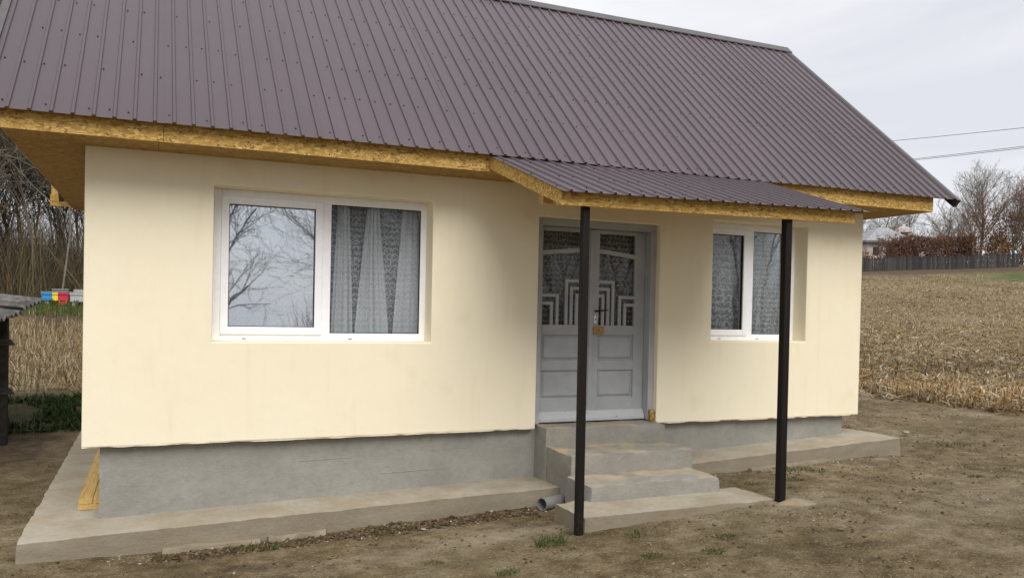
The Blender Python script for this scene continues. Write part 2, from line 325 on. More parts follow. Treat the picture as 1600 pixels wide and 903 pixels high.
# ------------------------------------------------------------------ ground
def axis(lo, hi, step, far, gr=1.09):
    a = [np.arange(lo, hi, step)]; s = step; x = hi; r = []
    while x < far: r.append(x); s *= gr; x += s
    s = step; x = lo-step; l = []
    while x > -far: l.append(x); s *= gr; x -= s
    return np.concatenate([l[::-1], a[0], r])
gx = axis(-2.5, 11.0, .055, 420); gy = axis(-4.6, 2.5, .055, 420)
XX, YY = np.meshgrid(gx, gy, indexing='ij'); ZZ = ground(XX, YY)
def field_masks(x, y):
    nn = n2(x, y, .5, 41, 3)*.8; nn2 = n2(x, y, 1.6, 43, 3)
    dr = x-(12.6+.55*nn)-.18*(y-3)*0; right = sstep(-1.3, 1.2, dr+.7*nn2)*sstep(-14, -10, y+.0*x)
    left = sstep(7.2, 9.0, y+nn*.9)
    straw = np.maximum(right, left)
    green = sstep(.75, .95, n2(x, y, .9, 51, 3)*.5+.62)*(1-straw)*.55*sstep(-3.2, -2.4, -np.abs(y+2.6)-.0)*.0
    yy = y-.04*x
    strip = sstep(21.0, 22.5, y+nn)*(x < 12)                      # grass round the hives
    wl = sstep(-1.0, .2, -x-.1+nn*.4)*sstep(5.2, 6.4, y+nn*.4)*(1-sstep(7.6, 9.2, y+nn))*(x < 4)       # weeds left of the house
    dfence = (x-52.4)*.42+(y-41.6)*.9075                          # distance to the plank fence line
    gfar = sstep(-19, -17, dfence+nn)*(1-sstep(-10, -9, dfence+nn))*(x > 30)*(.18+.82*sstep(-1.5, 1.5, x-.5-1.36*(y+6.84)+nn))
    green = np.clip(strip+wl*.35+gfar, 0, 1)
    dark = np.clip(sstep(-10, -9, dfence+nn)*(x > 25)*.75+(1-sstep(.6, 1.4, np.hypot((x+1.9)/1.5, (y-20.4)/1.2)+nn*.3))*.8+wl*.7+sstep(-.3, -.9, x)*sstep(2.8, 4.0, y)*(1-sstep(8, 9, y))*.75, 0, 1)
    pale = np.clip(np.exp(-(((x-3.0)/.75)**2+((y+1.25+.1*n2(x, y, 2, 61))/.16)**2))*.9+np.exp(-(((x-5.45)/.45)**2+((y+1.62)/.22)**2))*.8+np.exp(-(((x-7.2)/1.3)**2+((y+2.2)/.5)**2))*.35
        +np.exp(-(((x-1.75)/.6)**2+((y+1.45)/.18)**2))*.45, 0, 1)
    return straw*(1-dark*.8), green, dark, pale
cov = np.stack(field_masks(XX, YY), -1)
# the soil stays below the concrete and the house
inside = (XX > .2) & (XX < 7.6) & (YY > .2) & (YY < 4.4); ZZ = np.where(inside, -.9, ZZ)
slabL = (XX > -.33) & (XX < 3.7) & (YY > -.39) & (YY < 4.6); ZZ = np.where(slabL & ~inside, np.minimum(ZZ, -.66), ZZ)
ni, nj = XX.shape; ii = np.arange(ni*nj).reshape(ni, nj)
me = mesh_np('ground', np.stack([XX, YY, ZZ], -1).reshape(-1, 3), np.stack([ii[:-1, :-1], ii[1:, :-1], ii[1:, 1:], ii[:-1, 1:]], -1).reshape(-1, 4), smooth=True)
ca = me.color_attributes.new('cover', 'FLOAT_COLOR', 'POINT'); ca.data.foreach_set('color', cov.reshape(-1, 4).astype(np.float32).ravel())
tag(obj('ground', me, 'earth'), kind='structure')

# ------------------------------------------------------------------ concrete apron
zL = lambda x, y: -.57+.0258*(np.clip(x, -.36, 3.8)+.36)
tag(obj('pavement', rough_box(-.36, 3.80, -.42, .14, -.24, 0, .05, .005, zL, 1), 'slab'), kind='structure')
tag(obj('pavement', rough_box(-.36, .18, .13, 4.95, -.20, -.003, .06, .005, lambda x, y: -.57+.0258*(x+.36), 2), 'slab'), kind='structure')
zR = lambda x, y: -.335+.0455*(x-5.2)
tag(obj('pavement', rough_box(5.0, 7.98, -.42, .14, -.24, 0, .05, .005, zR, 3), 'slab'), kind='structure')
tag(obj('pavement', rough_box(7.55, 7.98, .13, 4.95, -.24, -.003, .06, .005, zR, 4), 'slab'), kind='structure')
tag(obj('pavement', rough_box(3.46, 5.27, -1.505, -1.0, -.20, 0, .045, .006, lambda x, y: -.442+.004*(x-4)+0*y, 5), 'slab'), kind='structure')

# ------------------------------------------------------------------ the house
LEN, DEP, HS = 7.793, 4.5, 2.25
house = thing('house', (3.9, 2.25, 0), 'small cream rendered house with brown metal roof and white windows', 'house')
def cellwall(mb, xs, zs, hole, y0, y1):
    nx, nz_ = len(xs)-1, len(zs)-1; sol = lambda i, j: 0 <= i < nx and 0 <= j < nz_ and not hole((xs[i]+xs[i+1])/2, (zs[j]+zs[j+1])/2)
    for i in range(nx):
        for j in range(nz_):
            if not sol(i, j): continue
            a, b, c, d = xs[i], xs[i+1], zs[j], zs[j+1]
            mb.add([(a, y0, c), (b, y0, c), (b, y0, d), (a, y0, d)], [(0, 1, 2, 3)]); mb.add([(a, y1, c), (b, y1, c), (b, y1, d), (a, y1, d)], [(3, 2, 1, 0)])
            for di, dj, q in ((-1, 0, [(a, y0, c), (a, y0, d), (a, y1, d), (a, y1, c)]), (1, 0, [(b, y0, c), (b, y1, c), (b, y1, d), (b, y0, d)]), (0, -1, [(a, y0, c), (a, y1, c), (b, y1, c), (b, y0, c)]), (0, 1, [(a, y0, d), (b, y0, d), (b, y1, d), (a, y1, d)])):
                if not sol(i+di, j+dj): mb.add(q, [(0, 1, 2, 3)])
OP = [(.907, 2.718, .796, 2.037), (3.752, 5.085, -1, 1.972), (5.73, 6.99, .82, 2.067)]
hole = lambda x, z: any(a < x < b and c < z < d for a, b, c, d in OP)
mb = MB(); cellwall(mb, sorted([0, LEN]+[v for o in OP for v in o[:2]]), sorted([0, .796, .82, 1.972, 2.037, 2.067, 2.27]), hole, 0, .34)
import bmesh
me = bpy.data.meshes.new('wall'); off = ROOT['house']; me.from_pydata([tuple(Vector(v)-off) for v in mb.v], [], mb.f)
bm = bmesh.new(); bm.from_mesh(me); bmesh.ops.remove_doubles(bm, verts=bm.verts, dist=1e-5); bmesh.ops.recalc_face_normals(bm, faces=bm.faces); bm.to_mesh(me); bm.free()
me.materials.append(M['cream']); wl = bpy.data.objects.new('wall', me); link(wl, house)
b = wl.modifiers.new('bevel', 'BEVEL'); b.width = .009; b.segments = 2; b.limit_method = 'ANGLE'; b.angle_limit = .9
obj('wall', MB().box(0, .3, .345, DEP, 0, 2.27), 'cream', house); obj('wall', MB().box(LEN-.3, LEN, .345, DEP, 0, 2.27), 'cream', house)
obj('wall', MB().box(.305, LEN-.305, DEP-.3, DEP, 0, 2.27), 'cream', house)
obj('ceiling', MB().box(.303, LEN-.303, .343, DEP-.303, 2.262, 2.30), 'interior', house)
obj('floor', MB().box(.303, LEN-.303, .343, DEP-.303, -.05, .04), 'interior', house)
obj('interior_lining', MB().box(.31, LEN-.31, 2.4, 2.45, .04, 2.25).box(3.2, 3.26, .35, 2.4, .04, 2.25).box(5.35, 5.41, .35, 2.4, .04, 2.25), 'interior', house)
obj('plinth', rough_box(.117, 7.64, .08, DEP-.08, -.85, .0, .07, .004, None, 11), 'plinth', house)
# formwork marks on the plinth
for (x0, x1, z, t) in ((1.6, 2.05, -.20, .004), (2.3, 2.9, -.345, .004), (2.75, 3.1, -.165, .003)):
    obj('formwork_ridge', MB().hexa([(x0, .0765, z), (x1, .0765, z+.018*(x1-x0)), (x1, .09, z+.018*(x1-x0)), (x0, .09, z), (x0, .079, z+t), (x1, .079, z+t+.018*(x1-x0)), (x1, .09, z+t+.018*(x1-x0)), (x0, .09, z+t)]), 'plinth', house)

# roof geometry
EY, EZ, RY, RZ = -.52, 2.372, 2.25, 4.80; AL = math.atan2(RZ-EZ, RY-EY); SLEN = math.hypot(RZ-EZ, RY-EY)
XL, XR = -.62, 8.63; NP = 72; PW = (XR-XL)/NP
TIL = .006
nrm = np.array([0, -math.sin(AL), math.cos(AL)]); tdir = np.array([0, math.cos(AL), math.sin(AL)])
def rp_(x, s, h=0):                                         # point of the front slope
    q = np.array([x, EY, EZ+TIL*x])+tdir*s+nrm*h; return q
PROF = [(0, 0), (.385, 0), (.43, .014), (.57, .014), (.615, 0)]  # one pitch: flat pan, raised rib
def sheet_mesh(n, length, ns, pw, seed, amp=.0018):
    us = []; hs = []
    for i in range(n):
        for u, h in PROF: us.append((i+u)*pw); hs.append(h)
    us += [n*pw, (n+.3)*pw]; hs += [0, .0]
    us = np.array(us); hs = np.array(hs); ss = np.linspace(0, length, ns)
    U, T = np.meshgrid(us, ss, indexing='ij'); Hh = np.repeat(hs[:, None], ns, 1)
    W = amp*vnoise(np.stack([U*2.2, T*1.1, U*0+seed], -1), seed)
    V = np.stack([U, T, Hh+W], -1).reshape(-1, 3); a, b_ = U.shape; i = np.arange(a*b_).reshape(a, b_)
    F = np.stack([i[:-1, :-1], i[1:, :-1], i[1:, 1:], i[:-1, 1:]], -1).reshape(-1, 4)
    n0 = len(V); V = np.concatenate([V, V-np.array([0, 0, .0012])]); F2 = F[:, ::-1]+n0                # real thickness
    e = []
    for k in range(a-1): e.append((i[k, 0], i[k, 0]+n0, i[k+1, 0]+n0, i[k+1, 0])); e.append((i[k, -1], i[k+1, -1], i[k+1, -1]+n0, i[k, -1]+n0))
    for k in range(b_-1): e.append((i[0, k], i[0, k+1], i[0, k+1]+n0, i[0, k]+n0)); e.append((i[-1, k], i[-1, k]+n0, i[-1, k+1]+n0, i[-1, k+1]))
    return mesh_np('roof_sheet', V, np.concatenate([F, F2, np.array(e)]))
# boarding under the sheets (both slopes) is the roof itself
RYB = 2*RY-EY
mb = MB()
mb.hexa([tuple(rp_(x, s, h)) for x, s, h in ((XL+.03, .03, -.024), (XR-.03, .03, -.024), (XR-.03, SLEN-.01, -.024), (XL+.03, SLEN-.01, -.024), (XL+.03, .03, -.006), (XR-.03, .03, -.006), (XR-.03, SLEN-.01, -.006), (XL+.03, SLEN-.01, -.006))])
mir = lambda p: (p[0], 2*RY-p[1], p[2])
mb.hexa([mir(tuple(rp_(x, s, h))) for x, s, h in ((XR-.03, .03, -.024), (XL+.03, .03, -.024), (XL+.03, SLEN-.01, -.024), (XR-.03, SLEN-.01, -.024), (XR-.03, .03, -.006), (XL+.03, .03, -.006), (XL+.03, SLEN-.01, -.006), (XR-.03, SLEN-.01, -.006))])
roof = obj('roof', mb, 'osb_shaded', house)
SPS = 9
for side in (0, 1):
    for k in range(NP//SPS):
        shm = sheet_mesh(SPS, SLEN-.01+.012*random.random(), 14, PW, 3+k+side*20); x0 = XL+k*SPS*PW; hh = .0015*(k % 2); drop = random.uniform(-.006, .006)
        R = Matrix(((1, 0, 0, 0), (TIL, math.cos(AL), -math.sin(AL), 0), (0, 0, 0, 0), (0, 0, 0, 1)))
        o_ = rp_(x0, drop, hh); mt = Matrix(((1, tdir[0], nrm[0], o_[0]), (0, tdir[1], nrm[1], o_[1]), (TIL, tdir[2], nrm[2], o_[2]), (0, 0, 0, 1)))
        shm.transform(mt)
        if side: shm.transform(Matrix(((1, 0, 0, 0), (0, -1, 0, 2*RY), (0, 0, 1, 0), (0, 0, 0, 1)))); shm.flip_normals()
        obj('roof_sheet', shm, 'roof', roof)
mb = MB()
for r, s in enumerate((.10, .68, 1.24, 1.80, 2.36, 2.92, 3.46)):
    k = 0; x = XL+.05
    while k < NP:
        p = rp_(XL+(k+.2+random.uniform(-.04, .04)+(.55 if r % 2 else 0))*PW, s+random.uniform(-.02, .02), .001); q = p+nrm*.006
        mb.tube(p, q, .0065, .006, 6)
        k += random.choice((1, 1, 2)) if r else random.choice((1, 2, 2))
tag(obj('screws', mb, 'screw', roof), kind='stuff')
# ridge cap: folded strip, and rake flashings
cp = []
for sgn in (1, -1):
    for s, h in ((SLEN-.11, .015), (SLEN-.106, .024), (SLEN+.022, .030)):
        q = rp_(0, s, h); cp.append((q[1], q[2]) if sgn == 1 else (2*RY-q[1], q[2]))
ridge_poly = [cp[0], cp[1], cp[2], cp[4], cp[3]]
def strip(name, pts, x0, x1, mat, parent, th=.002):
    mb = MB()
    for (y0, z0), (y1, z1) in zip(pts[:-1], pts[1:]):
        mb.hexa([(x0, y0, z0+TIL*x0), (x1, y0, z0+TIL*x1), (x1, y1, z1+TIL*x1), (x0, y1, z1+TIL*x0), (x0, y0, z0+TIL*x0+th), (x1, y0, z0+TIL*x1+th), (x1, y1, z1+TIL*x1+th), (x0, y1, z1+TIL*x0+th)])
    return obj(name, mb, mat, parent)
for x0, x1 in ((XL-.01, 1.35), (1.352, 3.36), (3.362, 5.36), (5.362, 7.3), (7.302, XR+.03)):
    strip('ridge_cap', [cp[0], cp[1], (RY, cp[2][1]+.004), cp[4], cp[3]], x0, x1, 'ridge_metal', roof)
for xe, sg in ((XR, 1), (XL, -1)):
    for mf in (lambda p: p, mir):
        mb = MB(); e0, e1 = xe-.035*sg, xe+.02*sg; lo, hi = min(e0, e1), max(e0, e1)
        mb.hexa([mf(tuple(rp_(x, s, h))) for x, s, h in ((lo, -.03, .012), (hi, -.03, .012), (hi, SLEN, .012), (lo, SLEN, .012), (lo, -.03, .0145), (hi, -.03, .0145), (hi, SLEN, .0145), (lo, SLEN, .0145))])
        a_, b_ = sorted((e1, e1+.002*sg)); mb.hexa([mf(tuple(rp_(x, s, h))) for x, s, h in ((a_, -.03, -.08), (b_, -.03, -.08), (b_, SLEN, -.08), (a_, SLEN, -.08), (a_, -.03, .0145), (b_, -.03, .0145), (b_, SLEN, .0145), (a_, SLEN, .0145))])
        a_, b_ = sorted((e1, e1-.05*sg)); mb.hexa([mf(tuple(rp_(x, s, h))) for x, s, h in ((a_, -.03, -.08), (b_, -.03, -.08), (b_, SLEN, -.08), (a_, SLEN, -.08), (a_, -.03, -.078), (b_, -.03, -.078), (b_, SLEN, -.078), (a_, SLEN, -.078))])
        obj('rake_flashing', mb, 'ridge_metal', roof)
# fascia and soffit boards
FX0, FX1 = -.475, 8.34; FZ = lambda x: 2.25+.003*x
def fascia(x0, x1, y0, y1, zt=2.415):
    o = obj('fascia_board', MB().hexa([(x0, y0, FZ(x0)), (x1, y0, FZ(x1)), (x1, y1, FZ(x1)), (x0, y1, FZ(x0)), (x0, y0, zt+TIL*x0), (x1, y0, zt+TIL*x1), (x1, y1, zt+TIL*x1), (x0, y1, zt+TIL*x0)]), 'osb', house, bevel=.0015)
for x0, x1 in ((FX0, .528), (.531, 3.03), (3.033, 5.53), (5.533, FX1)): fascia(x0, x1, -.452, -.44); fascia(x0, x1, 2*RY+.44, 2*RY+.452)
def soffit(x0, x1, y0, y1):
    z = lambda x: FZ(x)+.004
    obj('soffit_board', MB().hexa([(x0, y0, z(x0)), (x1, y0, z(x1)), (x1, y1, z(x1)), (x0, y1, z(x0)), (x0, y0, z(x0)+.012), (x1, y0, z(x1)+.012), (x1, y1, z(x1)+.012), (x0, y1, z(x0)+.012)]), 'osb_shaded', house)
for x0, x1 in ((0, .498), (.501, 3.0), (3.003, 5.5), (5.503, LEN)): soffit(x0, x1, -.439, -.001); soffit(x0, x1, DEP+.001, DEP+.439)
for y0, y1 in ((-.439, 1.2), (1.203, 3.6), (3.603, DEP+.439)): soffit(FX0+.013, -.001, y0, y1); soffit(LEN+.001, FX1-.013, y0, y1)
for x0 in (FX0, FX1-.012):                                  # boarded gables closing the roof ends
    pts = [(-.439, FZ(x0)), (2*RY+.439, FZ(x0)), (2*RY+.439, 2.43+TIL*x0), (RY, RZ+TIL*x0-.06), (-.439, 2.43+TIL*x0)]
    obj('gable_board', MB().prism(pts, x0, x0+.012), 'osb', house)
mb = MB()
for k in range(46):
    x_ = FX0+.08+k*.19+random.uniform(-.04, .04); z_ = FZ(x_)+random.choice((.022, .105))+random.uniform(-.008, .008); mb.tube((x_, -.4545, z_), (x_, -.451, z_), .0055, .0055, 6)
tag(obj('nails', mb, 'screw', house), kind='stuff')
for x0, x1, sd_ in ((.004, 3.745, 61), (5.09, LEN-.004, 62)):
    obj('render_edge', rough_box(x0, x1, .002, .079, -.006, .003, .03, .0035, None, sd_), 'cream', house)
# lower return of the rear eave
obj('eave_return', MB().box(-.735, -.08, 4.98, 5.25, 2.395, 2.66), 'osb_shaded', house); obj('eave_return', MB().box(-.74, -.08, 4.93, 4.965, 2.285, 2.42), 'osb', house)  # both strand board; shaded upper box and lit strip told apart by colour

# windows
def frame_mb(x0, x1, z0, z1, w, y0, y1, wb=None):
    wb = wb or w
    return MB().box(x0, x0+w, y0, y1, z0, z1).box(x1-w, x1, y0, y1, z0, z1).box(x0+w, x1-w, y0+.0005, y1, z0, z0+wb).box(x0+w, x1-w, y0+.0005, y1, z1-w, z1)
def window(x0, x1, z0, z1, mid, mw, gl):
    y = .195; f = frame_mb(x0, x1, z0, z1, .068, y, y+.07); f.box(mid-mw/2, mid+mw/2, y+.001, y+.07, z0+.068, z1-.068)
    wn_ = obj('window', f, 'pvc', house, bevel=.004)
    s0, s1, t0, t1 = x0+.060, mid-mw/2+.012, z0+.055, z1-.058
    obj('sash', frame_mb(s0, s1, t0, t1, .062, y-.016, y+.05), 'pvc', wn_, bevel=.005)
    obj('gasket', frame_mb(s0+.062, s1-.062, t0+.062, t1-.062, .006, y+.0, y+.03), 'rubber', wn_)
    obj('pane', MB().box(s0+.060, s1-.060, y+.016, y+.02, t0+.060, t1-.060), gl, wn_)
    a, b_, c, d = mid+mw/2, x1-.068, z0+.068, z1-.068
    obj('gasket', frame_mb(a, b_, c, d, .006, y+.012, y+.035), 'rubber', wn_)
    obj('pane', MB().box(a, b_, y+.022, y+.026, c, d), 'clear_glass', wn_)
    for k in range(4):
        xx = x0+.25+k*(x1-x0-.5)/3
        obj('drain_cap', MB().box(xx-.016, xx+.016, y-.003, y+.003, z0+.016, z0+.022), 'rubber' if k % 2 == 0 else 'pvc', wn_)
    return wn_
window(.915, 2.735, .797, 2.037, 1.826, .085, 'coated_glass'); window(5.735, 6.995, .821, 2.067, 6.372, .09, 'clear_glass')

# door
DY = .16; ML, MR, DT = 3.817, 5.02, 1.905
fr = MB().box(3.7525, ML, .06, .24, .03, 1.97).box(MR, 5.0845, .06, .24, .03, 1.97).box(ML, MR, .0605, .24, DT, 1.97)
door = obj('door', fr, 'door_paint', house, bevel=.003)
MID = 4.405
def leaf(x0, x1, inner):                                   # inner: +1 when the meeting stile is at x1
    b_ = MB(); g0, g1 = (x0+.055, x1-.10) if inner > 0 else (x0+.085, x1-.115)
    b_.box(x0, g0, DY, DY+.045, .05, DT-.003).box(g1, x1, DY, DY+.045, .05, DT-.003)
    b_.box(g0, g1, DY+.0005, DY+.045, 1.865, DT-.003).box(g0, g1, DY+.0005, DY+.045, .87, .966).box(g0, g1, DY+.0005, DY+.045, .525, .62).box(g0, g1, DY+.0005, DY+.045, .05, .25)
    lf = obj('door_leaf', b_, 'door_paint', door, bevel=.003)
    for z0, z1 in ((.25, .525), (.62, .87)):
        obj('panel', MB().box(g0, g1, DY+.022, DY+.038, z0, z1), 'door_paint', door)
        q = .035; p_ = MB(); p_.hexa([(g0+.012, DY+.022, z0+.012), (g1-.012, DY+.022, z0+.012), (g1-.012, DY+.022, z1-.012), (g0+.012, DY+.022, z1-.012), (g0+q, DY+.006, z0+q), (g1-q, DY+.006, z0+q), (g1-q, DY+.006, z1-q), (g0+q, DY+.006, z1-q)])
        obj('raised_panel', p_, 'door_paint', door, bevel=.002)
    obj('pane', MB().box(g0, g1, DY+.026, DY+.03, .966, 1.865), 'door_glass', door)
    bw = .031; ya, yb = DY+.006, DY+.040; W = g1-g0
    X = (lambda d: g1-d) if inner > 0 else (lambda d: g0+d)          # distance from the meeting stile
    def bar(d0, d1, z0, z1):
        a, c = sorted((X(d0), X(d1))); obj('glazing_bar', MB().box(a, c, ya, yb, z0, z1), 'door_paint', door, bevel=.0015)
    for d, z in ((.150, 1.408), (.096, 1.337), (.036, 1.27)):
        bar(d, d+bw, .966, z); bar(0, d, z-bw, z)
    for d, z in ((W-.180, 1.262), (W-.120, 1.187)):
        bar(d, d+bw, .966, z); bar(d+bw, W, z-bw, z)
    a0, a1 = X(0), X(W); lo = (a0, 1.675), (a1, 1.632)
    if a0 > a1: lo = lo[::-1]
    (xa, za), (xb, zb) = lo
    obj('glazing_bar', MB().hexa([(xa, ya, za), (xb, ya, zb), (xb, yb, zb), (xa, yb, za), (xa, ya, za+.042), (xb, ya, zb+.042), (xb, yb, zb+.042), (xa, yb, za+.042)]), 'door_paint', door)
leaf(ML+.003, MID-.002, 1); leaf(MID+.002, MR-.003, -1)
obj('cover_strip', MB().box(MID-.022, MID+.022, DY-.012, DY-.0005, .06, DT-.01), 'door_paint', door, bevel=.003)
obj('weather_board', MB().prism([(DY-.055, .035), (DY-.001, .035), (DY-.001, .135), (DY-.02, .13), (DY-.055, .065)], ML+.004, MR-.004), 'door_worn', door, bevel=.003)
hd = MB().tube((4.455, DY, 1.105), (4.455, DY-.05, 1.105), .010, .009, 8).tube((4.453, DY-.047, 1.105), (4.51, DY-.05, 1.112), .010, .008, 8).tube((4.508, DY-.05, 1.112), (4.575, DY-.042, 1.118), .008, .006, 8)
obj('handle', hd, 'black_metal', door, smooth=False)
obj('keyhole_plate', MB().box(4.444, 4.466, DY-.004, DY+.002, .985, 1.06), 'pvc', door, bevel=.003); obj('keyhole', MB().box(4.452, 4.458, DY-.006, DY-.003, 1.01, 1.035), 'black_metal', door)
obj('lock_case', MB().box(4.425, 4.545, DY-.028, DY+.001, .875, .955), 'brass', door, bevel=.006); obj('lock_cylinder', MB().tube((4.50, DY-.027, .915), (4.50, DY-.038, .915), .016, .015, 12), 'brass', door)
obj('foam_filler', rough_box(5.03, 5.075, .01, .062, .02, .13, .02, .008, None, 77), 'osb_shaded', door)

# lace curtains behind the glass
def curtain(x0, x1, z0, z1, y, folds, amp, mat, label, seed, flare=0.0, gather=1.0):
    nu, nv = folds*12, 26; u = np.linspace(0, 1, nu); v = np.linspace(0, 1, nv); U, V = np.meshgrid(u, v, indexing='ij')
    ph = U*folds*2*math.pi+1.6*vnoise(np.stack([U*folds*.45, V*1.2, U*0], -1), seed)
    a = amp*(1-.45*V)*(.6+.55*vnoise(np.stack([U*folds*.5, V*.8, U*0+3], -1), seed+1))
    Y = y+a*np.sin(ph)+.2*a*np.sin(2.3*ph+1)
    xc = (x0+x1)/2; sp = 1-(1-gather)*V**1.3
    X = xc+(x0+(x1-x0)*U-xc)*sp+flare*(1-V)*np.sin(ph*.5+seed)*.5+.25*a*np.cos(ph)
    Z = z0+(z1-z0)*V; i = np.arange(nu*nv).reshape(nu, nv)
    Vv = np.stack([X, Y, Z], -1).reshape(-1, 3); F = np.stack([i[:-1, :-1], i[1:, :-1], i[1:, 1:], i[:-1, 1:]], -1).reshape(-1, 4)
    me = mesh_np('lace_curtain', Vv, F, smooth=True); uvl = me.uv_layers.new(name='UVMap')
    ar = np.cumsum(np.concatenate([np.zeros((1, nv)), np.hypot(np.diff(X, axis=0), np.diff(Y, axis=0))]), 0)
    uvs = np.stack([ar, Z], -1).reshape(-1, 2).astype(np.float32); li = np.empty(len(me.loops), np.int32); me.loops.foreach_get('vertex_index', li)
    uvl.data.foreach_set('uv', uvs[li].ravel()); return tag(obj('lace_curtain', me, mat, loc=(xc, y, z0)), label, 'curtain')
curtain(.86, 1.86, .70, 2.05, .30, 6, .030, 'lace_mid', 'sheer lace curtain behind the sash pane that mirrors the sky', 1)
curtain(1.80, 2.80, .70, 2.05, .40, 8, .022, 'lace', 'flat back layer of lace behind the fixed pane of the wide window', 5)
curtain(1.89, 2.10, .70, 2.05, .325, 3, .026, 'lace_dense', 'gathered lace drape in the wide window, the fold beside the white mullion', 2, .02, .45)
curtain(2.10, 2.42, .70, 2.05, .32, 4, .030, 'lace_dense', 'gathered lace drape in the wide window, the middle of three folds', 3, .02, .30)
curtain(2.46, 2.78, .70, 2.05, .325, 4, .030, 'lace_dense', 'gathered lace drape in the wide window, the fold away from the mullion', 4, .02, .55)
curtain(5.72, 6.40, .74, 2.08, .34, 5, .026, 'lace_fine', 'lace curtain behind the sash of the window right of the door', 7)
curtain(6.36, 7.02, .74, 2.08, .35, 5, .024, 'lace', 'lace curtain behind the fixed pane of the window right of the door', 8)
curtain(ML+.04, MID-.03, .90, 1.89, DY+.085, 5, .012, 'lace_door', 'lace curtain behind the glass of the grey door leaf without a handle', 9)
curtain(MID+.05, MR-.04, .90, 1.89, DY+.085, 5, .012, 'lace_door', 'lace curtain behind the glass of the grey door leaf with the handle', 10)

# ------------------------------------------------------------------ porch canopy
can = thing('porch_canopy', (4.5, -1.5, -.5), 'lean-to porch canopy with brown metal sheet on two dark posts', 'canopy')
def zp(x, f): return (1.955+.016*(x-3.15))*(1-f)+(2.380+.006*x)*f         # f: 0 at the front edge, 1 under the eave
PY0, PY1 = -1.675, -.458
def pp(u, f, h=0):
    x = 3.14+.97*u*3.0+(-.10)*f*(1-u)+(-.13)*f*u; y = PY0+(PY1-PY0)*f; return (x, y, zp(x, f)+h)
fy = lambda y: (y-PY0)/(PY1-PY0)
xr = lambda f: pp(1, f)[0]; xl = lambda f: pp(0, f)[0]
npp = 24; ks = 0
for k, cnt in enumerate((9, 9, 6)):
    shm = sheet_mesh(cnt, 1.0, 8, 1.0/npp, 60+k, .0012); co = np.empty(len(shm.vertices)*3, np.float32); shm.vertices.foreach_get('co', co); co = co.reshape(-1, 3)
    u0 = ks/npp; ks += cnt; P = np.array([pp(u0+a, f, h+.0016*(k % 2)) for a, f, h in co]); shm.vertices.foreach_set('co', P.astype(np.float32).ravel()); shm.update()
    obj('roof_sheet', shm, 'roof', can)
mb = MB(); nn_ = np.array([0, -.3, .95])
for f in (.12, .42, .80):
    k = 0
    while k < npp:
        q = np.array(pp((k+.2)/npp, f+random.uniform(-.015, .015), .001)); mb.tube(q, q+nn_*.006, .0065, .006, 6); k += random.choice((1, 2, 2))
tag(obj('screws', mb, 'screw', can), kind='stuff')
f0 = fy(-1.6)
x0, x1 = 3.155, 5.985
obj('fascia_board', MB().hexa([(x0, -1.6, zp(x0, f0)-.118), (x1, -1.6, zp(x1, f0)-.122), (x1, -1.588, zp(x1, f0)-.122), (x0, -1.588, zp(x0, f0)-.118), (x0, -1.6, zp(x0, f0)-.008), (x1, -1.6, zp(x1, f0)-.008), (x1, -1.588, zp(x1, f0)-.008), (x0, -1.588, zp(x0, f0)-.008)]), 'osb', can, bevel=.0015)
for sd_, th in ((0, .012), (1, -.012)):
    fa, fb = fy(-1.5875), 1.0; a = pp(sd_, fa); b_ = pp(sd_, fb)
    xa = x0 if sd_ == 0 else x1; xb = b_[0]+(.015 if sd_ == 0 else -.075)
    vs = []
    for dz0, dz1 in ((-.118, None), (-.008, None)):
        vs += [(xa, a[1], a[2]+dz0), (xa+th, a[1], a[2]+dz0), (xb+th, b_[1], b_[2]+dz0), (xb, b_[1], b_[2]+dz0)]
    obj('rake_board', MB().hexa(vs), 'osb', can, bevel=.0015)
mb = MB(); fa = fy(-1.587)
mb.hexa([pp(.02, fa, -.022), pp(.965, fa, -.022), pp(.965, .99, -.022), pp(.02, .99, -.022), pp(.02, fa, -.008), pp(.965, fa, -.008), pp(.965, .99, -.008), pp(.02, .99, -.008)]); obj('decking', mb, 'osb_shaded', can)
obj('beam', MB().hexa([(3.18, -1.58, 1.872), (5.95, -1.58, 1.912), (5.95, -1.48, 1.912), (3.18, -1.48, 1.872), (3.18, -1.58, 1.93), (5.95, -1.58, 1.965), (5.95, -1.48, 1.965), (3.18, -1.48, 1.93)]), 'timber', can)
obj('beam_end', MB().box(3.245, 3.33, -1.12, -1.05, 1.935, 2.02), 'timber', can)
for xr_ in (3.30, 4.0, 4.7, 5.3, 5.85): obj('rafter', MB().hexa([(xr_-.025, -1.58, 1.912), (xr_+.025, -1.58, 1.912), (xr_+.025, -.46, 2.255), (xr_-.025, -.46, 2.255), (xr_-.025, -1.58, 1.95), (xr_+.025, -1.58, 1.95), (xr_+.025, -.46, 2.30), (xr_-.025, -.46, 2.30)]), 'timber', can)
def post(x, y, zb, zt, h, tilt):
    b_ = MB().hexa([(x-h, y-h, zb-.12), (x+h, y-h, zb-.12), (x+h, y+h, zb-.12), (x-h, y+h, zb-.12), (x-h+tilt, y-h, zt), (x+h+tilt, y-h, zt), (x+h+tilt, y+h, zt), (x-h+tilt, y+h, zt)])
    return obj('post', b_, 'post', can, bevel=.006)
post(3.40, -1.53, -.555, 1.88, .028, -.006); post(5.305, -1.535, -.457, 1.915, .032, -.004)
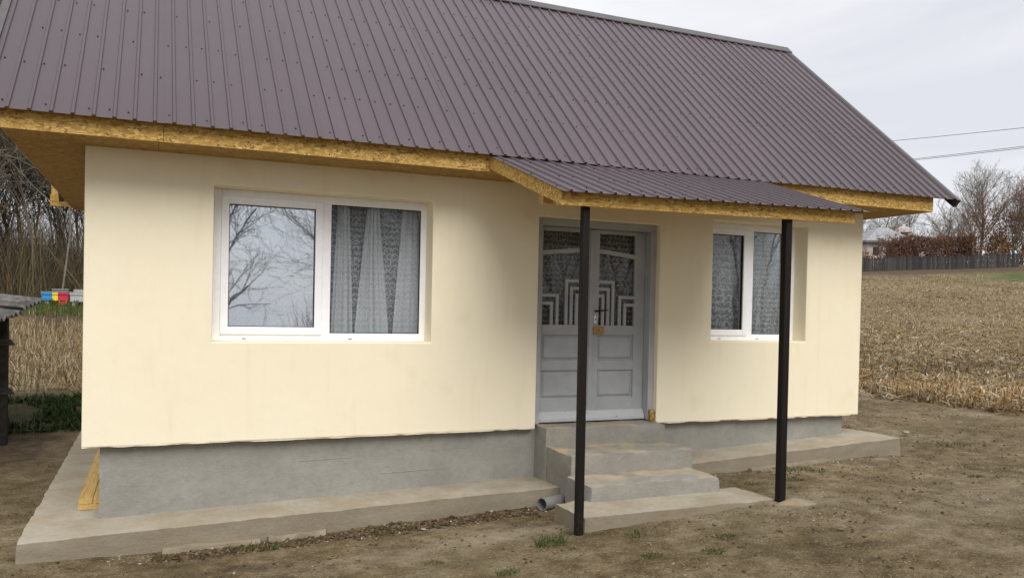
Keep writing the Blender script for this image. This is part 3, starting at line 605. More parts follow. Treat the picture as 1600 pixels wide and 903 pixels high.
def lump(x, y, r, h, seed, sx=1.0):
    V = []; F = []; n, k = 22, 7
    for i in range(k+1):
        t = i/k
        for j in range(n):
            a = 2*math.pi*j/n; rr = r*t*(1+.25*vnoise(np.array([math.cos(a)*1.7, math.sin(a)*1.7, seed])))
            V.append((x+rr*math.cos(a)*sx, y+rr*math.sin(a), float(ground0(x, y))+h*math.cos(t*math.pi/2)-.05*t+.012*float(vnoise(np.array([rr*9, a*3, seed*1.])))))
    for i in range(k):
        for j in range(n): F.append((i*n+j, (i+1)*n+j, (i+1)*n+(j+1) % n, i*n+(j+1) % n))
    b_ = MB(); b_.add(V, F); return obj('footing', b_, 'footing', can, smooth=True)
lump(5.40, -1.62, .27, .035, 3, 1.3)

# ------------------------------------------------------------------ entrance steps
stp = thing('entrance_steps', (4.45, -.5, -.65), 'three rough grey concrete steps leading up to the grey door', 'steps')
obj('step', rough_box(3.79, 5.10, -.155, .175, -.80, .02, .04, .010, None, 21), 'steps', stp)
obj('step', rough_box(3.80, 5.065, -.645, -.150, -.80, -.148, .04, .010, None, 22), 'steps', stp)
obj('step', rough_box(3.745, 5.02, -1.097, -.640, -.80, -.314, .04, .010, None, 23), 'steps', stp)

# pipe, planks
pr = MB(); A_, B_ = Vector((3.545, -.60, -.555)), Vector((3.86, -.47, -.565)); dd = (B_-A_).normalized(); e1 = dd.orthogonal().normalized(); e2 = dd.cross(e1); vs = []; n = 24
for P_, r in ((A_, .056), (B_, .056), (A_, .049), (B_, .049)): vs += [P_+(e1*math.cos(2*math.pi*i/n)+e2*math.sin(2*math.pi*i/n))*r for i in range(n)]
fs = []
for i in range(n):
    j = (i+1) % n; fs += [(i, n+i, n+j, j), (2*n+i, 2*n+j, 3*n+j, 3*n+i), (i, j, 2*n+j, 2*n+i), (n+i, 3*n+i, 3*n+j, n+j)]
pr.add(vs, fs); tag(obj('drain_pipe', pr, 'pvc_grey', loc=(3.7, -.53, -.6)), 'short grey plastic drain pipe poking out beside the steps', 'pipe')
for k, (z, dx, lab) in enumerate(((-.563, .0, 'lower pale sawn plank lying on the slab beside the plinth'), (-.520, .004, 'upper pale sawn plank stacked along the plinth, split lengthwise'))):
    b_ = MB().box(-.048+dx, (.108 if k == 0 else .055), .43+.01*k, 3.3, z, z+.041)
    if k: b_.box(.059, .108, .437, 3.3, z, z+.040)
    tag(obj('wooden_plank', b_, 'timber', loc=(.03, 1.8, z), bevel=.002), lab, 'plank')

# ------------------------------------------------------------------ loose stuff on the ground
def ground_n(x, y): return ground(x, y)
def blades(name, pos, hgt, wid, lean, cols, kindlabel, droop=.0, mat='blade'):
    """narrow two-segment blades rooted on the ground"""
    n = len(pos); az = rng.uniform(0, 2*np.pi, n); la = rng.uniform(0, 2*np.pi, n)
    sx, sy = np.cos(az)*wid/2, np.sin(az)*wid/2; dx, dy = np.cos(la)*np.sin(lean), np.sin(la)*np.sin(lean); dz = np.cos(lean)
    b0 = pos; m1 = pos+np.stack([dx*hgt*.55, dy*hgt*.55, dz*hgt*.6], -1); tp = pos+np.stack([dx*hgt*(1+droop), dy*hgt*(1+droop), dz*hgt], -1)
    s = np.stack([sx, sy, sx*0], -1)
    V = np.stack([b0-s, b0+s, m1+s*.8, m1-s*.8, tp+s*.25, tp-s*.25], 1).reshape(-1, 3)
    o = np.arange(n)[:, None]*6; F = np.concatenate([o+np.array([[0, 1, 2, 3]]), o+np.array([[3, 2, 4, 5]])]); T = np.repeat(np.concatenate([cols, np.ones((n, 1))], 1), 6, 0)
    return mesh_np(name, V, F, T)
def pick(pal, n, var=.25):
    p = np.array(pal)[rng.integers(0, len(pal), n)]; return p*rng.uniform(1-var, 1+var, (n, 1))
STRAW = [(.31, .235, .115), (.39, .32, .19), (.46, .40, .28), (.21, .14, .065), (.42, .37, .27), (.16, .10, .042), (.27, .16, .055), (.10, .072, .044), (.07, .052, .034)]
def clump_filter(x, y, fr, th, seed): return n2(x, y, fr, seed, 3) > th
# maize stubble, right-hand field
def polar(n, a0, a1, d0, d1, pw):
    a = rng.uniform(a0, a1, n); d = d0*(d1/d0)**(rng.uniform(0, 1, n)**pw); return CAM[0]+d*np.sin(a), CAM[1]+d*np.cos(a), d
x, y, d = polar(240000, math.radians(36), math.radians(74), 13.5, 66, 1.0)
dfen = (x-52.4)*.42+(y-41.6)*.9075
st_, gr_, dk_, _ = field_masks(x, y)
keep = (st_ > rng.uniform(.15, .75, len(x))) & (x > 11.2) & (gr_ < .5) & (dk_ < .45) & (n2(x, y, .55, 81, 3)+rng.uniform(-.7, .7, len(x)) > -.3) & (dfen < -9)
x, y, d = x[keep], y[keep], d[keep]; n = len(x)
edge = np.exp(-np.maximum(0, x-12.4)/2.2)
u_ = rng.uniform(0, 1, n); tuf = (n2(x, y, .9, 83, 2) > .15-.5*edge); flat = u_ < np.where(tuf, .6, .85)
h = np.where(flat, rng.uniform(.10, .38, n), np.where(tuf, rng.uniform(.04, .15, n), rng.uniform(.06, .22, n))); ln = np.where(flat, rng.uniform(1.25, 1.52, n), np.abs(rng.normal(.35, .4, n)))
near = np.clip(1.7-d/30, .8, 1.3); h = h*near; w_ = (np.where(flat, rng.uniform(.012, .050, n), rng.uniform(.008, .024, n))+.0002*d)*near
col = pick(STRAW, n)*np.where(flat, 1.25, 1.05)[:, None]; col = col*(1-.25*edge[:, None])+np.array([.30, .16, .045])*(.25*edge[:, None])
cl = n2(x, y, .35, 91, 3)[:, None]*.38; col = np.clip(col*(1+cl), .02, 1); wh = (rng.uniform(0, 1, n) < .06) & flat; col[wh] = np.array([.62, .58, .5])*rng.uniform(.8, 1.1, (wh.sum(), 1))
tag(obj('stubble', blades('stubble', np.stack([x, y, ground(x, y)-.01], -1), h, w_, ln, col, '', .1), 'blade'), 'dry straw coloured maize stubble covering the sloping field right of the house', 'stubble', kind='stuff')
# left field
n = 60000; x = rng.uniform(-7, 6, n); y = 7.4+15.5*rng.uniform(0, 1, n)**1.4; st_, gr_, dk_, _ = field_masks(x, y)
keep = (st_ > .4) & (gr_ < .6) & (dk_ < .5) & ~((x < -1.0) & (y < 8.6)); x, y = x[keep], y[keep]; n = len(x); flat = rng.uniform(0, 1, n) < .6
col = pick(STRAW, n)
tag(obj('stubble', blades('stubble', np.stack([x, y, ground(x, y)-.01], -1), rng.uniform(.08, .30, n), rng.uniform(.008, .022, n), np.where(flat, rng.uniform(1.2, 1.5, n), np.abs(rng.normal(.3, .35, n))), col, '', .1), 'blade'), 'pale dry stubble in the field behind the corrugated shed', 'stubble', kind='stuff')
# grass round the hives, far green strip, weeds by the shed
GREEN = [(.055, .085, .02), (.075, .11, .028), (.045, .07, .018), (.10, .12, .04), (.13, .12, .05)]
n = 16000; x = rng.uniform(-9, 6, n); y = rng.uniform(21, 33, n); tag(obj('grass', blades('grass', np.stack([x, y, ground(x, y)-.01], -1), rng.uniform(.08, .26, n), rng.uniform(.015, .03, n), np.abs(rng.normal(.3, .3, n)), pick(GREEN, n), ''), 'blade'), 'green grass growing round the beehives', 'grass', kind='stuff')
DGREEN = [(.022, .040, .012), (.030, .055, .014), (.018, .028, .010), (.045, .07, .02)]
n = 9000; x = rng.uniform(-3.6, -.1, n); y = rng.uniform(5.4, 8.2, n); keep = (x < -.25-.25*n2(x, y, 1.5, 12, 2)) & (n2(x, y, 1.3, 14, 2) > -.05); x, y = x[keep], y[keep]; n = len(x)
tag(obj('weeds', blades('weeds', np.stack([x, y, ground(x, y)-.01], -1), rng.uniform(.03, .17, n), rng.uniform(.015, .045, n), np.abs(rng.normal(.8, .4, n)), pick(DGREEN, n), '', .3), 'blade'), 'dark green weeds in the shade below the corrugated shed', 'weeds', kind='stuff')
# sparse fallen straw and small weeds in the yard
n = 2600; x = rng.uniform(-2.2, 13.5, n); y = rng.uniform(-4.6, 5.5, n); keep = ~((x > -.4) & (x < 8.0) & (y > -.45)) & (n2(x, y, .8, 71, 2)+.1*(x-8) > -.05) & ~((x > 3.4) & (x < 5.4) & (y > -1.6)); x, y = x[keep], y[keep]; n = len(x)
tag(obj('straw_litter', blades('straw_litter', np.stack([x, y, ground(x, y)+.004], -1), rng.uniform(.03, .17, n), rng.uniform(.003, .008, n), rng.uniform(1.45, 1.55, n), pick([(.40, .32, .2), (.5, .45, .34), (.28, .2, .11), (.12, .085, .05)], n), ''), 'blade'), 'scattered bits of straw lying on the bare yard', 'straw', kind='stuff')
def chips(name, x, y, r, cols, sink=.3):
    n = len(x); ico = np.array([(1, 0, 0), (-1, 0, 0), (0, 1, 0), (0, -1, 0), (0, 0, 1), (0, 0, -1)], float); F0 = np.array([(0, 2, 4), (2, 1, 4), (1, 3, 4), (3, 0, 4), (2, 0, 5), (1, 2, 5), (3, 1, 5), (0, 3, 5)])
    V = ico[None]*rng.uniform(.55, 1.3, (n, 6, 1))*r[:, None, None]; V = V+rng.normal(0, .22, (n, 6, 3))*r[:, None, None]; V[..., 2] *= .62
    a = rng.uniform(0, 6.28, n); ca_, sa_ = np.cos(a)[:, None], np.sin(a)[:, None]; V = np.stack([V[..., 0]*ca_-V[..., 1]*sa_, V[..., 0]*sa_+V[..., 1]*ca_, V[..., 2]], -1)
    V[..., 0] += x[:, None]; V[..., 1] += y[:, None]; V[..., 2] += (ground(x, y)+r*(.5-sink))[:, None]
    return mesh_np(name, V.reshape(-1, 3), (F0[None]+np.arange(n)[:, None, None]*6).reshape(-1, 3), np.repeat(np.concatenate([cols, np.ones((n, 1))], 1), 6, 0))
EARTHC = [(.15, .112, .064), (.10, .073, .04), (.20, .155, .095), (.07, .05, .028)]
STONE = [(.22, .195, .155), (.27, .245, .20), (.16, .135, .10), (.36, .335, .29)]
n = 34000; x = rng.uniform(-2.2, 11.5, n); y = rng.uniform(-4.8, 3.5, n); keep = ~((x > -.38) & (x < 8.0) & (y > -.43)) & ~((x > 3.4) & (x < 5.3) & (y > -1.52)) & (n2(x, y, 1.1, 72, 3) > -.2); x, y = x[keep], y[keep]; n = len(x)
tag(obj('soil_clods', chips('soil_clods', x, y, .004+.014*rng.uniform(0, 1, n)**4, pick(EARTHC, n)), 'chip'), 'small brown clods of earth on the yard', 'soil', kind='stuff')
n = 1700; x = rng.uniform(-1.2, 10.5, n); y = rng.uniform(-4.2, 1.0, n); keep = ~((x > -.38) & (x < 8.0) & (y > -.43)) & ~((x > 3.4) & (x < 5.3) & (y > -1.52)) & (n2(x, y, .9, 75, 3) > .12); x, y = x[keep], y[keep]
xa = np.concatenate([x, rng.uniform(.2, 3.5, 700), rng.uniform(5.2, 8.0, 260), rng.normal(3.6, .12, 90), rng.normal(5.6, .5, 120)]); ya = np.concatenate([y, rng.normal(-.55, .07, 700), rng.normal(-.52, .05, 260), rng.normal(-.58, .07, 90), rng.normal(-2.05, .06, 120)])
n = len(xa); tag(obj('gravel', chips('gravel', xa, ya, .003+.013*rng.uniform(0, 1, n)**4, pick(STONE, n)), 'chip'), 'pale gravel and plaster crumbs strewn along the slab and yard', 'gravel', kind='stuff')
for k_, (x0_, x1_, dy_) in enumerate(((.55, 1.25, .07), (1.3, 1.75, .05), (5.9, 6.9, .06))):
    tag(obj('mortar_spill', rough_box(x0_, x1_, -.42-dy_, -.40, -.06, .012, .03, .011, lambda x, y: ground0(x, y)+.01, 90+k_), 'footing', loc=(x0_, -.45, -.7)), ('long ragged lip of mortar at the foot of the slab below the wide window', 'short ragged lip of mortar at the foot of the slab', 'ragged mortar lip along the slab right of the steps')[k_], 'mortar')
# dark crumbled soil along the slab
n = 2600; x = rng.uniform(.5, 3.5, n); y = -.56+.07*n2(x, x*0, 1.3, 17)+rng.normal(0, .06, n); y = np.minimum(y, -.44)
tag(obj('soil_clods', chips('soil_clods', x, y, .006+.018*rng.uniform(0, 1, n)**3, pick([(.085, .058, .032), (.055, .038, .022), (.12, .085, .05)], n), .2), 'chip'), 'dark crumbly soil heaped along the front edge of the slab', 'soil', kind='stuff')
for k, (x_, y_, r, lab) in enumerate(((2.47, -.66, .040, 'pale round stone lying in front of the slab below the wide window'), (2.78, -.47, .045, 'dark clod of earth against the slab edge'), (2.26, -.47, .036, 'smaller dark clod against the slab edge below the wide window'), (8.95, .35, .10, 'grey stone on the bare ground past the slab corner'), (8.5, .25, .07, 'small dark stone beside the slab corner'))):
    o = chips('stone', np.array([x_]), np.array([y_]), np.array([r]), np.array([[.27, .25, .21]] if k in (0, 3) else [[.06, .042, .026]]), .15)
    ob = obj('stone', o, 'chip', loc=(x_, y_, float(ground(x_, y_)))); sm = ob.modifiers.new('s', 'SUBSURF'); sm.levels = 2; sm.render_levels = 2; tag(ob, lab, 'stone')
# grass tufts in the yard
def tuft(x_, y_, r, n, hmax):
    a = rng.uniform(0, 6.28, n); d_ = r*np.sqrt(rng.uniform(0, 1, n)); x = x_+d_*np.cos(a)*1.4; y = y_+d_*np.sin(a)
    ob = obj('grass_tuft', blades('grass_tuft', np.stack([x, y, ground(x, y)-.004], -1), rng.uniform(.25, 1, n)*hmax, rng.uniform(.004, .008, n), np.abs(rng.normal(.55, .35, n)), pick([(.06, .095, .024), (.085, .125, .035), (.045, .07, .02), (.16, .15, .06)], n), '', .25), 'blade', loc=(x_, y_, float(ground(x_, y_))))
    return tag(ob, 'small tuft of green grass growing on the bare brown yard', 'grass', 'grass tufts on the yard')
for t in ((3.10, -1.66, .09, 130, .10), (2.6, -2.05, .06, 90, .05), (1.25, -.62, .10, 140, .07), (1.05, -.63, .05, 70, .06), (1.55, -.60, .05, 60, .04), (2.15, -.58, .09, 90, .06), (2.4, -.57, .05, 60, .05), (6.35, -.60, .14, 200, .05), (6.0, -.95, .09, 130, .04), (6.5, -.75, .07, 90, .04), (8.9, -.35, .16, 180, .05), (3.75, -1.75, .07, 70, .05), (3.6, -2.2, .06, 130, .03), (4.3, -2.1, .06, 130, .03), (4.0, -2.35, .07, 190, .03), (5.7, -1.25, .06, 70, .03), (7.6, -1.6, .06, 120, .03), (.6, -.62, .05, 60, .05), (5.5, -.95, .05, 60, .04), (2.2, -1.75, .05, 60, .03)): tuft(*t)

# ------------------------------------------------------------------ bare trees
def tree_mesh(seed, H, r0, levels, spread, nchild, up_, tw, twigcut):
    rg = np.random.default_rng(seed); T = [[], []]
    def grow(p, d, ln, r, lv):
        k = max(2, int(4 if lv == 0 else 3)); q = p; dd = d; rr = r; pts = [(p, r)]
        for i in range(k):
            dd = dd+rg.normal(0, .10+.05*lv, 3); dd[2] += up_*(.12 if lv else .03); dd = dd/np.linalg.norm(dd); nq = q+dd*ln/k; nr = r*(1-.72*(i+1)/k) if lv == levels else r*(1-(.62 if lv == 0 else .6)*(i+1)/k)
            T[0 if lv <= twigcut else 1].append((q, nq, rr, nr)); q = nq; rr = nr; pts.append((q, nr))
        if lv < levels:
            n = nchild[lv]
            for j in range(n):
                t = (.28 if lv == 0 else .2)+(.72 if lv == 0 else .8)*(j+rg.uniform(0, 1))/n; fi = min(k-1e-3, t*k); i = int(fi); a = pts[i][0]+(pts[i+1][0]-pts[i][0])*(fi-i); ra = pts[i][1]+(pts[i+1][1]-pts[i][1])*(fi-i)
                az = rg.uniform(0, 6.283); e1 = np.cross(dd, [0, 0, 1.0]) if abs(dd[2]) < .95 else np.array([1.0, 0, 0]); e1 = e1/np.linalg.norm(e1); e2 = np.cross(dd, e1); an = rg.uniform(.6, 1.1)*spread
                nd = dd*math.cos(an)+(e1*math.cos(az)+e2*math.sin(az))*math.sin(an); grow(a, nd, ln*rg.uniform(.38, .62)*(1.15-.5*t if lv == 0 else 1), max(tw, ra*.55), lv+1)
    grow(np.zeros(3)-np.array([0, 0, .3]), np.array([rg.normal(0, .04), rg.normal(0, .04), 1.0]), H*.92, r0, 0)
    out = []
    for seg, ns in ((T[0], 5), (T[1], 3)):
        if not seg: out.append(None); continue
        P0 = np.array([s[0] for s in seg]); P1 = np.array([s[1] for s in seg]); R0 = np.maximum(tw*.6, np.array([s[2] for s in seg])); R1 = np.maximum(tw*.5, np.array([s[3] for s in seg]))
        D = P1-P0; D /= np.linalg.norm(D, axis=1)[:, None]; A = np.cross(D, np.where(np.abs(D[:, 2:3]) < .9, [[0, 0, 1.0]], [[1.0, 0, 0]])); A /= np.linalg.norm(A, axis=1)[:, None]; B = np.cross(D, A); n = len(seg); V = np.zeros((n, 2*ns, 3))
        for i in range(ns):
            c, s = math.cos(6.2832*i/ns), math.sin(6.2832*i/ns); V[:, i] = P0+(A*c+B*s)*R0[:, None]; V[:, ns+i] = P1+(A*c+B*s)*R1[:, None]
        f = np.array([(i, (i+1) % ns, ns+(i+1) % ns, ns+i) for i in range(ns)]); F = (f[None]+np.arange(n)[:, None, None]*2*ns).reshape(-1, 4)
        out.append(mesh_np('tree', V.reshape(-1, 3), F, smooth=True))
    return out
def variant(seed, H, r0, levels, spread, nchild, up_, tw, cut, mt, mc):
    a, b_ = tree_mesh(seed, H, r0, levels, spread, nchild, up_, tw, cut); a.materials.append(M[mt]); b_.materials.append(M[mc]); return a, b_
def place_tree(var, p, sc, rz, label, group, name='bare_tree', sz=None):
    t = bpy.data.objects.new(name, None); t.location = p; t.rotation_euler = (0, 0, rz); t.scale = (sc, sc, sz or sc); C.objects.link(t); tag(t, label, 'tree', group)
    for nm, me_ in (('trunk', var[0]), ('crown', var[1])):
        o = bpy.data.objects.new(nm, me_); C.objects.link(o); o.parent = t
    return t
WOOD = [variant(100+i, 12.5, .042+.014*(i % 3), 3, .62, (26, 8, 6), .45, .008, 1, 'bark_grey' if i % 2 else 'bark_brown', 'twig_grey' if i % 2 else 'twig_brown') for i in range(6)]
rs = random.Random(5); k = 0
for row, (y0, cnt) in enumerate(((31.5, 22), (34.5, 24), (38, 24), (42, 24), (48, 24))):
    for i in range(cnt):
        xx = -17+21*(i+rs.uniform(.05, .95))/cnt; yy = y0+rs.uniform(-1.5, 1.5); k += 1
        place_tree(WOOD[k % 6], (xx, yy, float(ground(xx, yy))), rs.uniform(.75, 1.1), rs.uniform(0, 6.28), 'slender bare tree standing in the grey wood behind the beehives', 'trees of the bare wood')
# scrub between the trunks
n = 70000; x = rng.uniform(-18, 6, n); y = rng.uniform(29.5, 52, n); keep = n2(x, y, .35, 19, 2) > -.5; x, y = x[keep], y[keep]; n = len(x)
tag(obj('undergrowth', blades('undergrowth', np.stack([x, y, ground(x, y)-.02], -1), .3+5.0*rng.uniform(0, 1, n)**2.8, rng.uniform(.010, .024, n), np.abs(rng.normal(.45, .35, n)), pick([(.16, .12, .075), (.20, .155, .095), (.12, .092, .06), (.25, .19, .10), (.15, .14, .09)], n), ''), 'blade'), 'brown leafless undergrowth at the foot of the wood', 'scrub', kind='stuff')

# right: trees, hedge and shrubs beyond the plank fence
BIG = variant(201, 9.5, .17, 4, .5, (22, 8, 5, 4), .8, .010, 1, 'bark_brown', 'twig_grey'); MEDT = variant(202, 7.5, .13, 4, .62, (16, 7, 5, 3), .6, .011, 1, 'bark_brown', 'twig_red'); FAR = [variant(210+i, 8.5, .16, 3, .75, (13, 7, 6), .45, .018, 1, 'bark_grey', 'twig_grey') for i in range(2)]
place_tree(BIG, at(1527, 73), .80, 2.6, 'tall upright bare tree rising above the reddish shrubs beyond the fence', None)
for px, dp, s, lab in ((1580, 72, .85, 'lower bare tree beside the tall one beyond the fence'), (1512, 78, .7, 'thin bare tree partly hidden by the metal roof tip'), (1603, 70, .78, 'bare tree by the gap at the end of the plank fence')): place_tree(MEDT, at(px, dp), s, dp*1.3, lab, None)
for i, (px, dp, s) in enumerate(((1340, 108, .95), (1362, 112, 1.0), (1385, 120, .9), (1407, 116, .85), (1428, 112, .95), (1448, 118, .9), (1468, 110, .95), (1490, 115, 1.0), (1505, 108, .8), (1560, 112, .9), (1590, 110, .95), (1625, 106, 1), (1660, 110, 1), (1310, 112, 1))): place_tree(FAR[i % 2], at(px, dp), s, i*1.7, 'spreading bare tree in the far row behind the hedge', 'far row of bare trees')
def foliage(name, p, rx, ry, h, n, pal, lab, cat, leaf_, seed, group=None, box=False, stems=14):
    rg = np.random.default_rng(seed); t = bpy.data.objects.new(name, None); t.location = p; C.objects.link(t); tag(t, lab, cat, group)
    m_ = n*2; u = rg.uniform(-1, 1, (m_, 3)); u[:, 2] = rg.uniform(0, 1, m_)
    ok = (np.ones(m_, bool) if box else (u[:, 0]**2+u[:, 1]**2+((u[:, 2]-.42)/.58)**2 < 1+.35*vnoise(u*2.6, seed))) & (vnoise(u*np.array([rx, ry, h])*1.6, seed+3) > -.45)
    if box: ok &= u[:, 2] < .92+.10*vnoise(np.stack([u[:, 0]*rx*1.1, u[:, 1], u[:, 0]*0], -1), seed)
    u = u[ok][:n]; n = len(u); c = u*np.array([rx, ry, h]); a = rg.normal(0, 1, (n, 3)); a /= np.linalg.norm(a, axis=1)[:, None]; b_ = np.cross(a, rg.normal(0, 1, (n, 3))); b_ /= np.linalg.norm(b_, axis=1)[:, None]
    s = leaf_*rg.uniform(.5, 1.3, (n, 1)); V = np.stack([c-a*s, c+b_*s*.5, c+a*s, c-b_*s*.5], 1).reshape(-1, 3); col = pick(pal, n, .35)
    me_ = mesh_np('crown', V, np.arange(n*4).reshape(-1, 4), np.repeat(np.concatenate([col, np.ones((n, 1))], 1), 4, 0)); me_.materials.append(M['blade']); o = bpy.data.objects.new('crown', me_); C.objects.link(o); o.parent = t
    sb = MB()
    for i in range(stems):
        x_, y_ = rg.uniform(-.85, .85)*rx, rg.uniform(-.6, .6)*ry; q = Vector((x_, y_, -.1))
        for j in range(4):
            q2 = q+Vector((rg.normal(0, .12), rg.normal(0, .12), h/3.9)); sb.tube(q, q2, .03*(1-.2*j), .03*(.8-.2*j), 4, False); q = q2
            for e in range(2): sb.tube(q, q+Vector((rg.normal(0, .35), rg.normal(0, .35), rg.uniform(.1, .6)*h/3.5)), .012, .005, 3, False)
    me2 = bpy.data.meshes.new('stems'); me2.from_pydata(sb.v, [], sb.f); me2.materials.append(M['twig_red']); o = bpy.data.objects.new('stems', me2); C.objects.link(o); o.parent = t
    return t
RED = [(.20, .10, .072), (.15, .075, .055), (.24, .125, .08), (.12, .075, .055), (.20, .13, .085)]; ORA = [(.30, .14, .03), (.22, .10, .03), (.36, .20, .05), (.14, .07, .035)]; MIXB = [(.16, .085, .05), (.11, .07, .045), (.20, .12, .055)]
fz = math.atan2(-.42, .9075)
p = at(1452, 72); hg = foliage('hedge', p, 3.5, .9, 3.0, 24000, RED, 'clipped reddish brown hedge behind the plank fence beside the white house', 'hedge', .075, 31, box=True, stems=40); hg.rotation_euler = (0, 0, fz-.05)
p = at(1400, 76); hg = foliage('hedge', p, 1.9, .6, 3.0, 4200, RED, 'sparser reddish hedge in front of the white house', 'hedge', .075, 33, box=True, stems=30); hg.rotation_euler = (0, 0, fz-.05)
for i, (px, dp, rx, h, n, pal, lab) in enumerate(((1508, 72, 1.1, 3.2, 1500, ORA, 'orange leaved shrub between the clipped hedge and the tall bare tree'), (1535, 71, 2.0, 5.8, 2600, MIXB, 'tall russet shrub round the trunk of the tall bare tree'), (1556, 72, 1.2, 3.0, 2000, ORA, 'bright orange shrub between the two russet ones behind the plank fence'), (1580, 73, 1.9, 5.2, 2200, MIXB, 'brownish shrub near the end of the plank fence'), (1612, 72, 1.4, 2.6, 1500, ORA, 'low orange shrub past the end of the fence'), (1352, 74, .9, 1.7, 700, ORA, 'small orange shrub at the corner of the white house'))): foliage('shrub', at(px, dp), rx, rx*.7, h, n, pal, lab, 'shrub', .095, 50+i)

# plank fence
fA, fB = at(1325, 66), at(1590, 64.5); L_ = (fB-fA).length; nb = int(L_/.155); base = (fA+fB)/2
fe = thing('plank_fence', base, 'dark weathered upright plank fence along the top of the field', 'fence'); bd = MB().box(-.07, .07, -.012, .012, -.1, 1.22); bme = [None]*3
for j in range(3):
    b_ = MB(); t = random.uniform(-.03, .05); b_.hexa([(-.07, -.012, -.15), (.07, -.012, -.15), (.07, .012, -.15), (-.07, .012, -.15), (-.068, -.012, 1.06+t), (.066, -.012, 1.08-t), (.066, .012, 1.08-t), (-.068, .012, 1.06+t)]); bme[j] = bpy.data.meshes.new('board'); bme[j].from_pydata(b_.v, [], b_.f); bme[j].materials.append(M['weathered_wood'])
ang = math.atan2(fB.y-fA.y, fB.x-fA.x)
for i in range(nb):
    q = fA.lerp(fB, (i+.5)/nb); o = bpy.data.objects.new('board', bme[i % 3]); C.objects.link(o); o.parent = fe; z = float(ground(q.x, q.y)); o.location = (q.x-base.x, q.y-base.y, z-base.z+random.uniform(-.03, .05)); o.rotation_euler = (random.gauss(0, .02), random.gauss(0, .012), ang); o.scale = (1, 1, random.uniform(.95, 1.05))
for z in (.3, .9):
    b_ = MB(); pa, pb = fA+Vector((0, .05, z)), fB+Vector((0, .05, z)); pm = None; N_ = 12
    for i in range(N_):
        a, c = fA.lerp(fB, i/N_), fA.lerp(fB, (i+1)/N_); b_.tube((a.x, a.y+.04, float(ground(a.x, a.y))+z), (c.x, c.y+.04, float(ground(c.x, c.y))+z), .035, .035, 4)
    obj('rail', b_, 'weathered_wood', fe)
# neighbour's house
nh = thing('neighbour_house', at(1384, 88), 'small white house with grey roof half hidden by the hedge', 'house'); o_ = Vector(nh.location)+Vector((0, 0, .7)); ux = Vector(rt).normalized(); ux.z = 0; uy = Vector((-ux.y, ux.x, 0)); uy = Vector((fw[0], fw[1], 0)).normalized()
def nb_box(a0, a1, b0, b1, z0, z1, mat, name, taper=0):
    v = []
    for z, t in ((z0, 0), (z1, taper)): v += [o_+ux*(a0+t)+uy*(b0+t)+Vector((0, 0, z)), o_+ux*(a1-t)+uy*(b0+t)+Vector((0, 0, z)), o_+ux*(a1-t)+uy*(b1-t)+Vector((0, 0, z)), o_+ux*(a0+t)+uy*(b1-t)+Vector((0, 0, z))]
    return obj(name, MB().hexa(v), mat, nh)
nb_box(-2.2, 2.6, 0, 5, -1.6, 2.05, 'far_white', 'wall'); rf = nb_box(-2.6, 3.0, -.5, 5.5, 2.28, 3.9, 'far_roof', 'roof', 2.3); nb_box(-2.65, 3.05, -.55, 5.55, 2.05, 2.279, 'far_eave', 'eave')
nb_box(-.2, .5, -.03, .02, .4, 1.7, 'dark_glass', 'window'); nb_box(-1.6, -1.0, -.03, .02, .7, 1.6, 'dark_glass', 'window'); nb_box(1.3, 1.8, -.03, .02, .8, 1.6, 'dark_glass', 'window'); nb_box(.9, 1.0, -.06, .01, -.8, 2.04, 'far_pink', 'pilaster')
nb_box(1.9, 2.1, 1.6, 1.8, 3.2, 3.9, 'far_pink', 'roof_vent')
tk = thing('storage_tank', at(1408, 94), 'white rounded tank showing above the hedge and the white house', 'tank'); q = Vector(tk.location)
b_ = MB().tube(q+Vector((0, 0, 4.25)), q+Vector((0, 0, 4.75)), .88, .86, 18).tube(q+Vector((0, 0, 4.75)), q+Vector((0, 0, 4.92)), .80, .35, 18); obj('tank_body', b_, 'far_white', tk); obj('tank_stand', MB().tube(q+Vector((0, 0, -.3)), q+Vector((0, 0, 4.25)), .5, .5, 8), 'far_eave', tk)
# overhead cables and their poles
def cable(A, B, sag, r, lab):
    b_ = MB(); N_ = 26; pts = [A.lerp(B, i/N_)-Vector((0, 0, sag*4*(i/N_)*(1-i/N_))) for i in range(N_+1)]
    for a, c in zip(pts[:-1], pts[1:]): b_.tube(a, c, r, r, 5, False)
    tag(obj('overhead_cable', b_, 'cable', loc=tuple(A)), lab, 'cable')
def through(p1, d1, p2, d2, t0, t1):
    a, b_ = at(p1[0], d1, p1[1]), at(p2[0], d2, p2[1]); return a+(b_-a)*t0, a+(b_-a)*t1
ends = []
for p1, p2, lab in (((1395, 214.5), (1600, 192), 'single upper overhead cable crossing the sky above the trees'), ((1430, 242.5), (1600, 221), 'upper cable of the lower pair crossing the sky'), ((1430, 244.5), (1600, 223.5), 'lower cable of the lower pair crossing the sky')):
    A, B = through(p1, 46, p2, 40, -1.4, 3.2); cable(A, B, .25, .013, lab); ends.append((A, B))
for e in (0, 1):
    P_ = [x[e] for x in ends]; x_, y_ = P_[0].x, P_[0].y; zt = max(v.z for v in P_)+.3; z0 = float(ground(x_, y_))-.5
    pl = thing('utility_pole', (x_, y_, z0), 'wooden pole carrying the overhead cables, '+('behind the house' if e == 0 else 'past the far end of the field'), 'pole')
    obj('pole_shaft', MB().tube((x_, y_+.12, z0), (x_, y_+.12, zt), .13, .09, 10), 'pole_wood', pl)
    for v in P_: obj('insulator', MB().tube((v.x, v.y, v.z-.08), (v.x, v.y, v.z+.06), .04, .03, 8).box(min(v.x, x_)-.03, max(v.x, x_)+.03, min(v.y, y_+.12)-.02, max(v.y, y_+.12)+.02, v.z-.10, v.z-.07), 'far_white', pl)

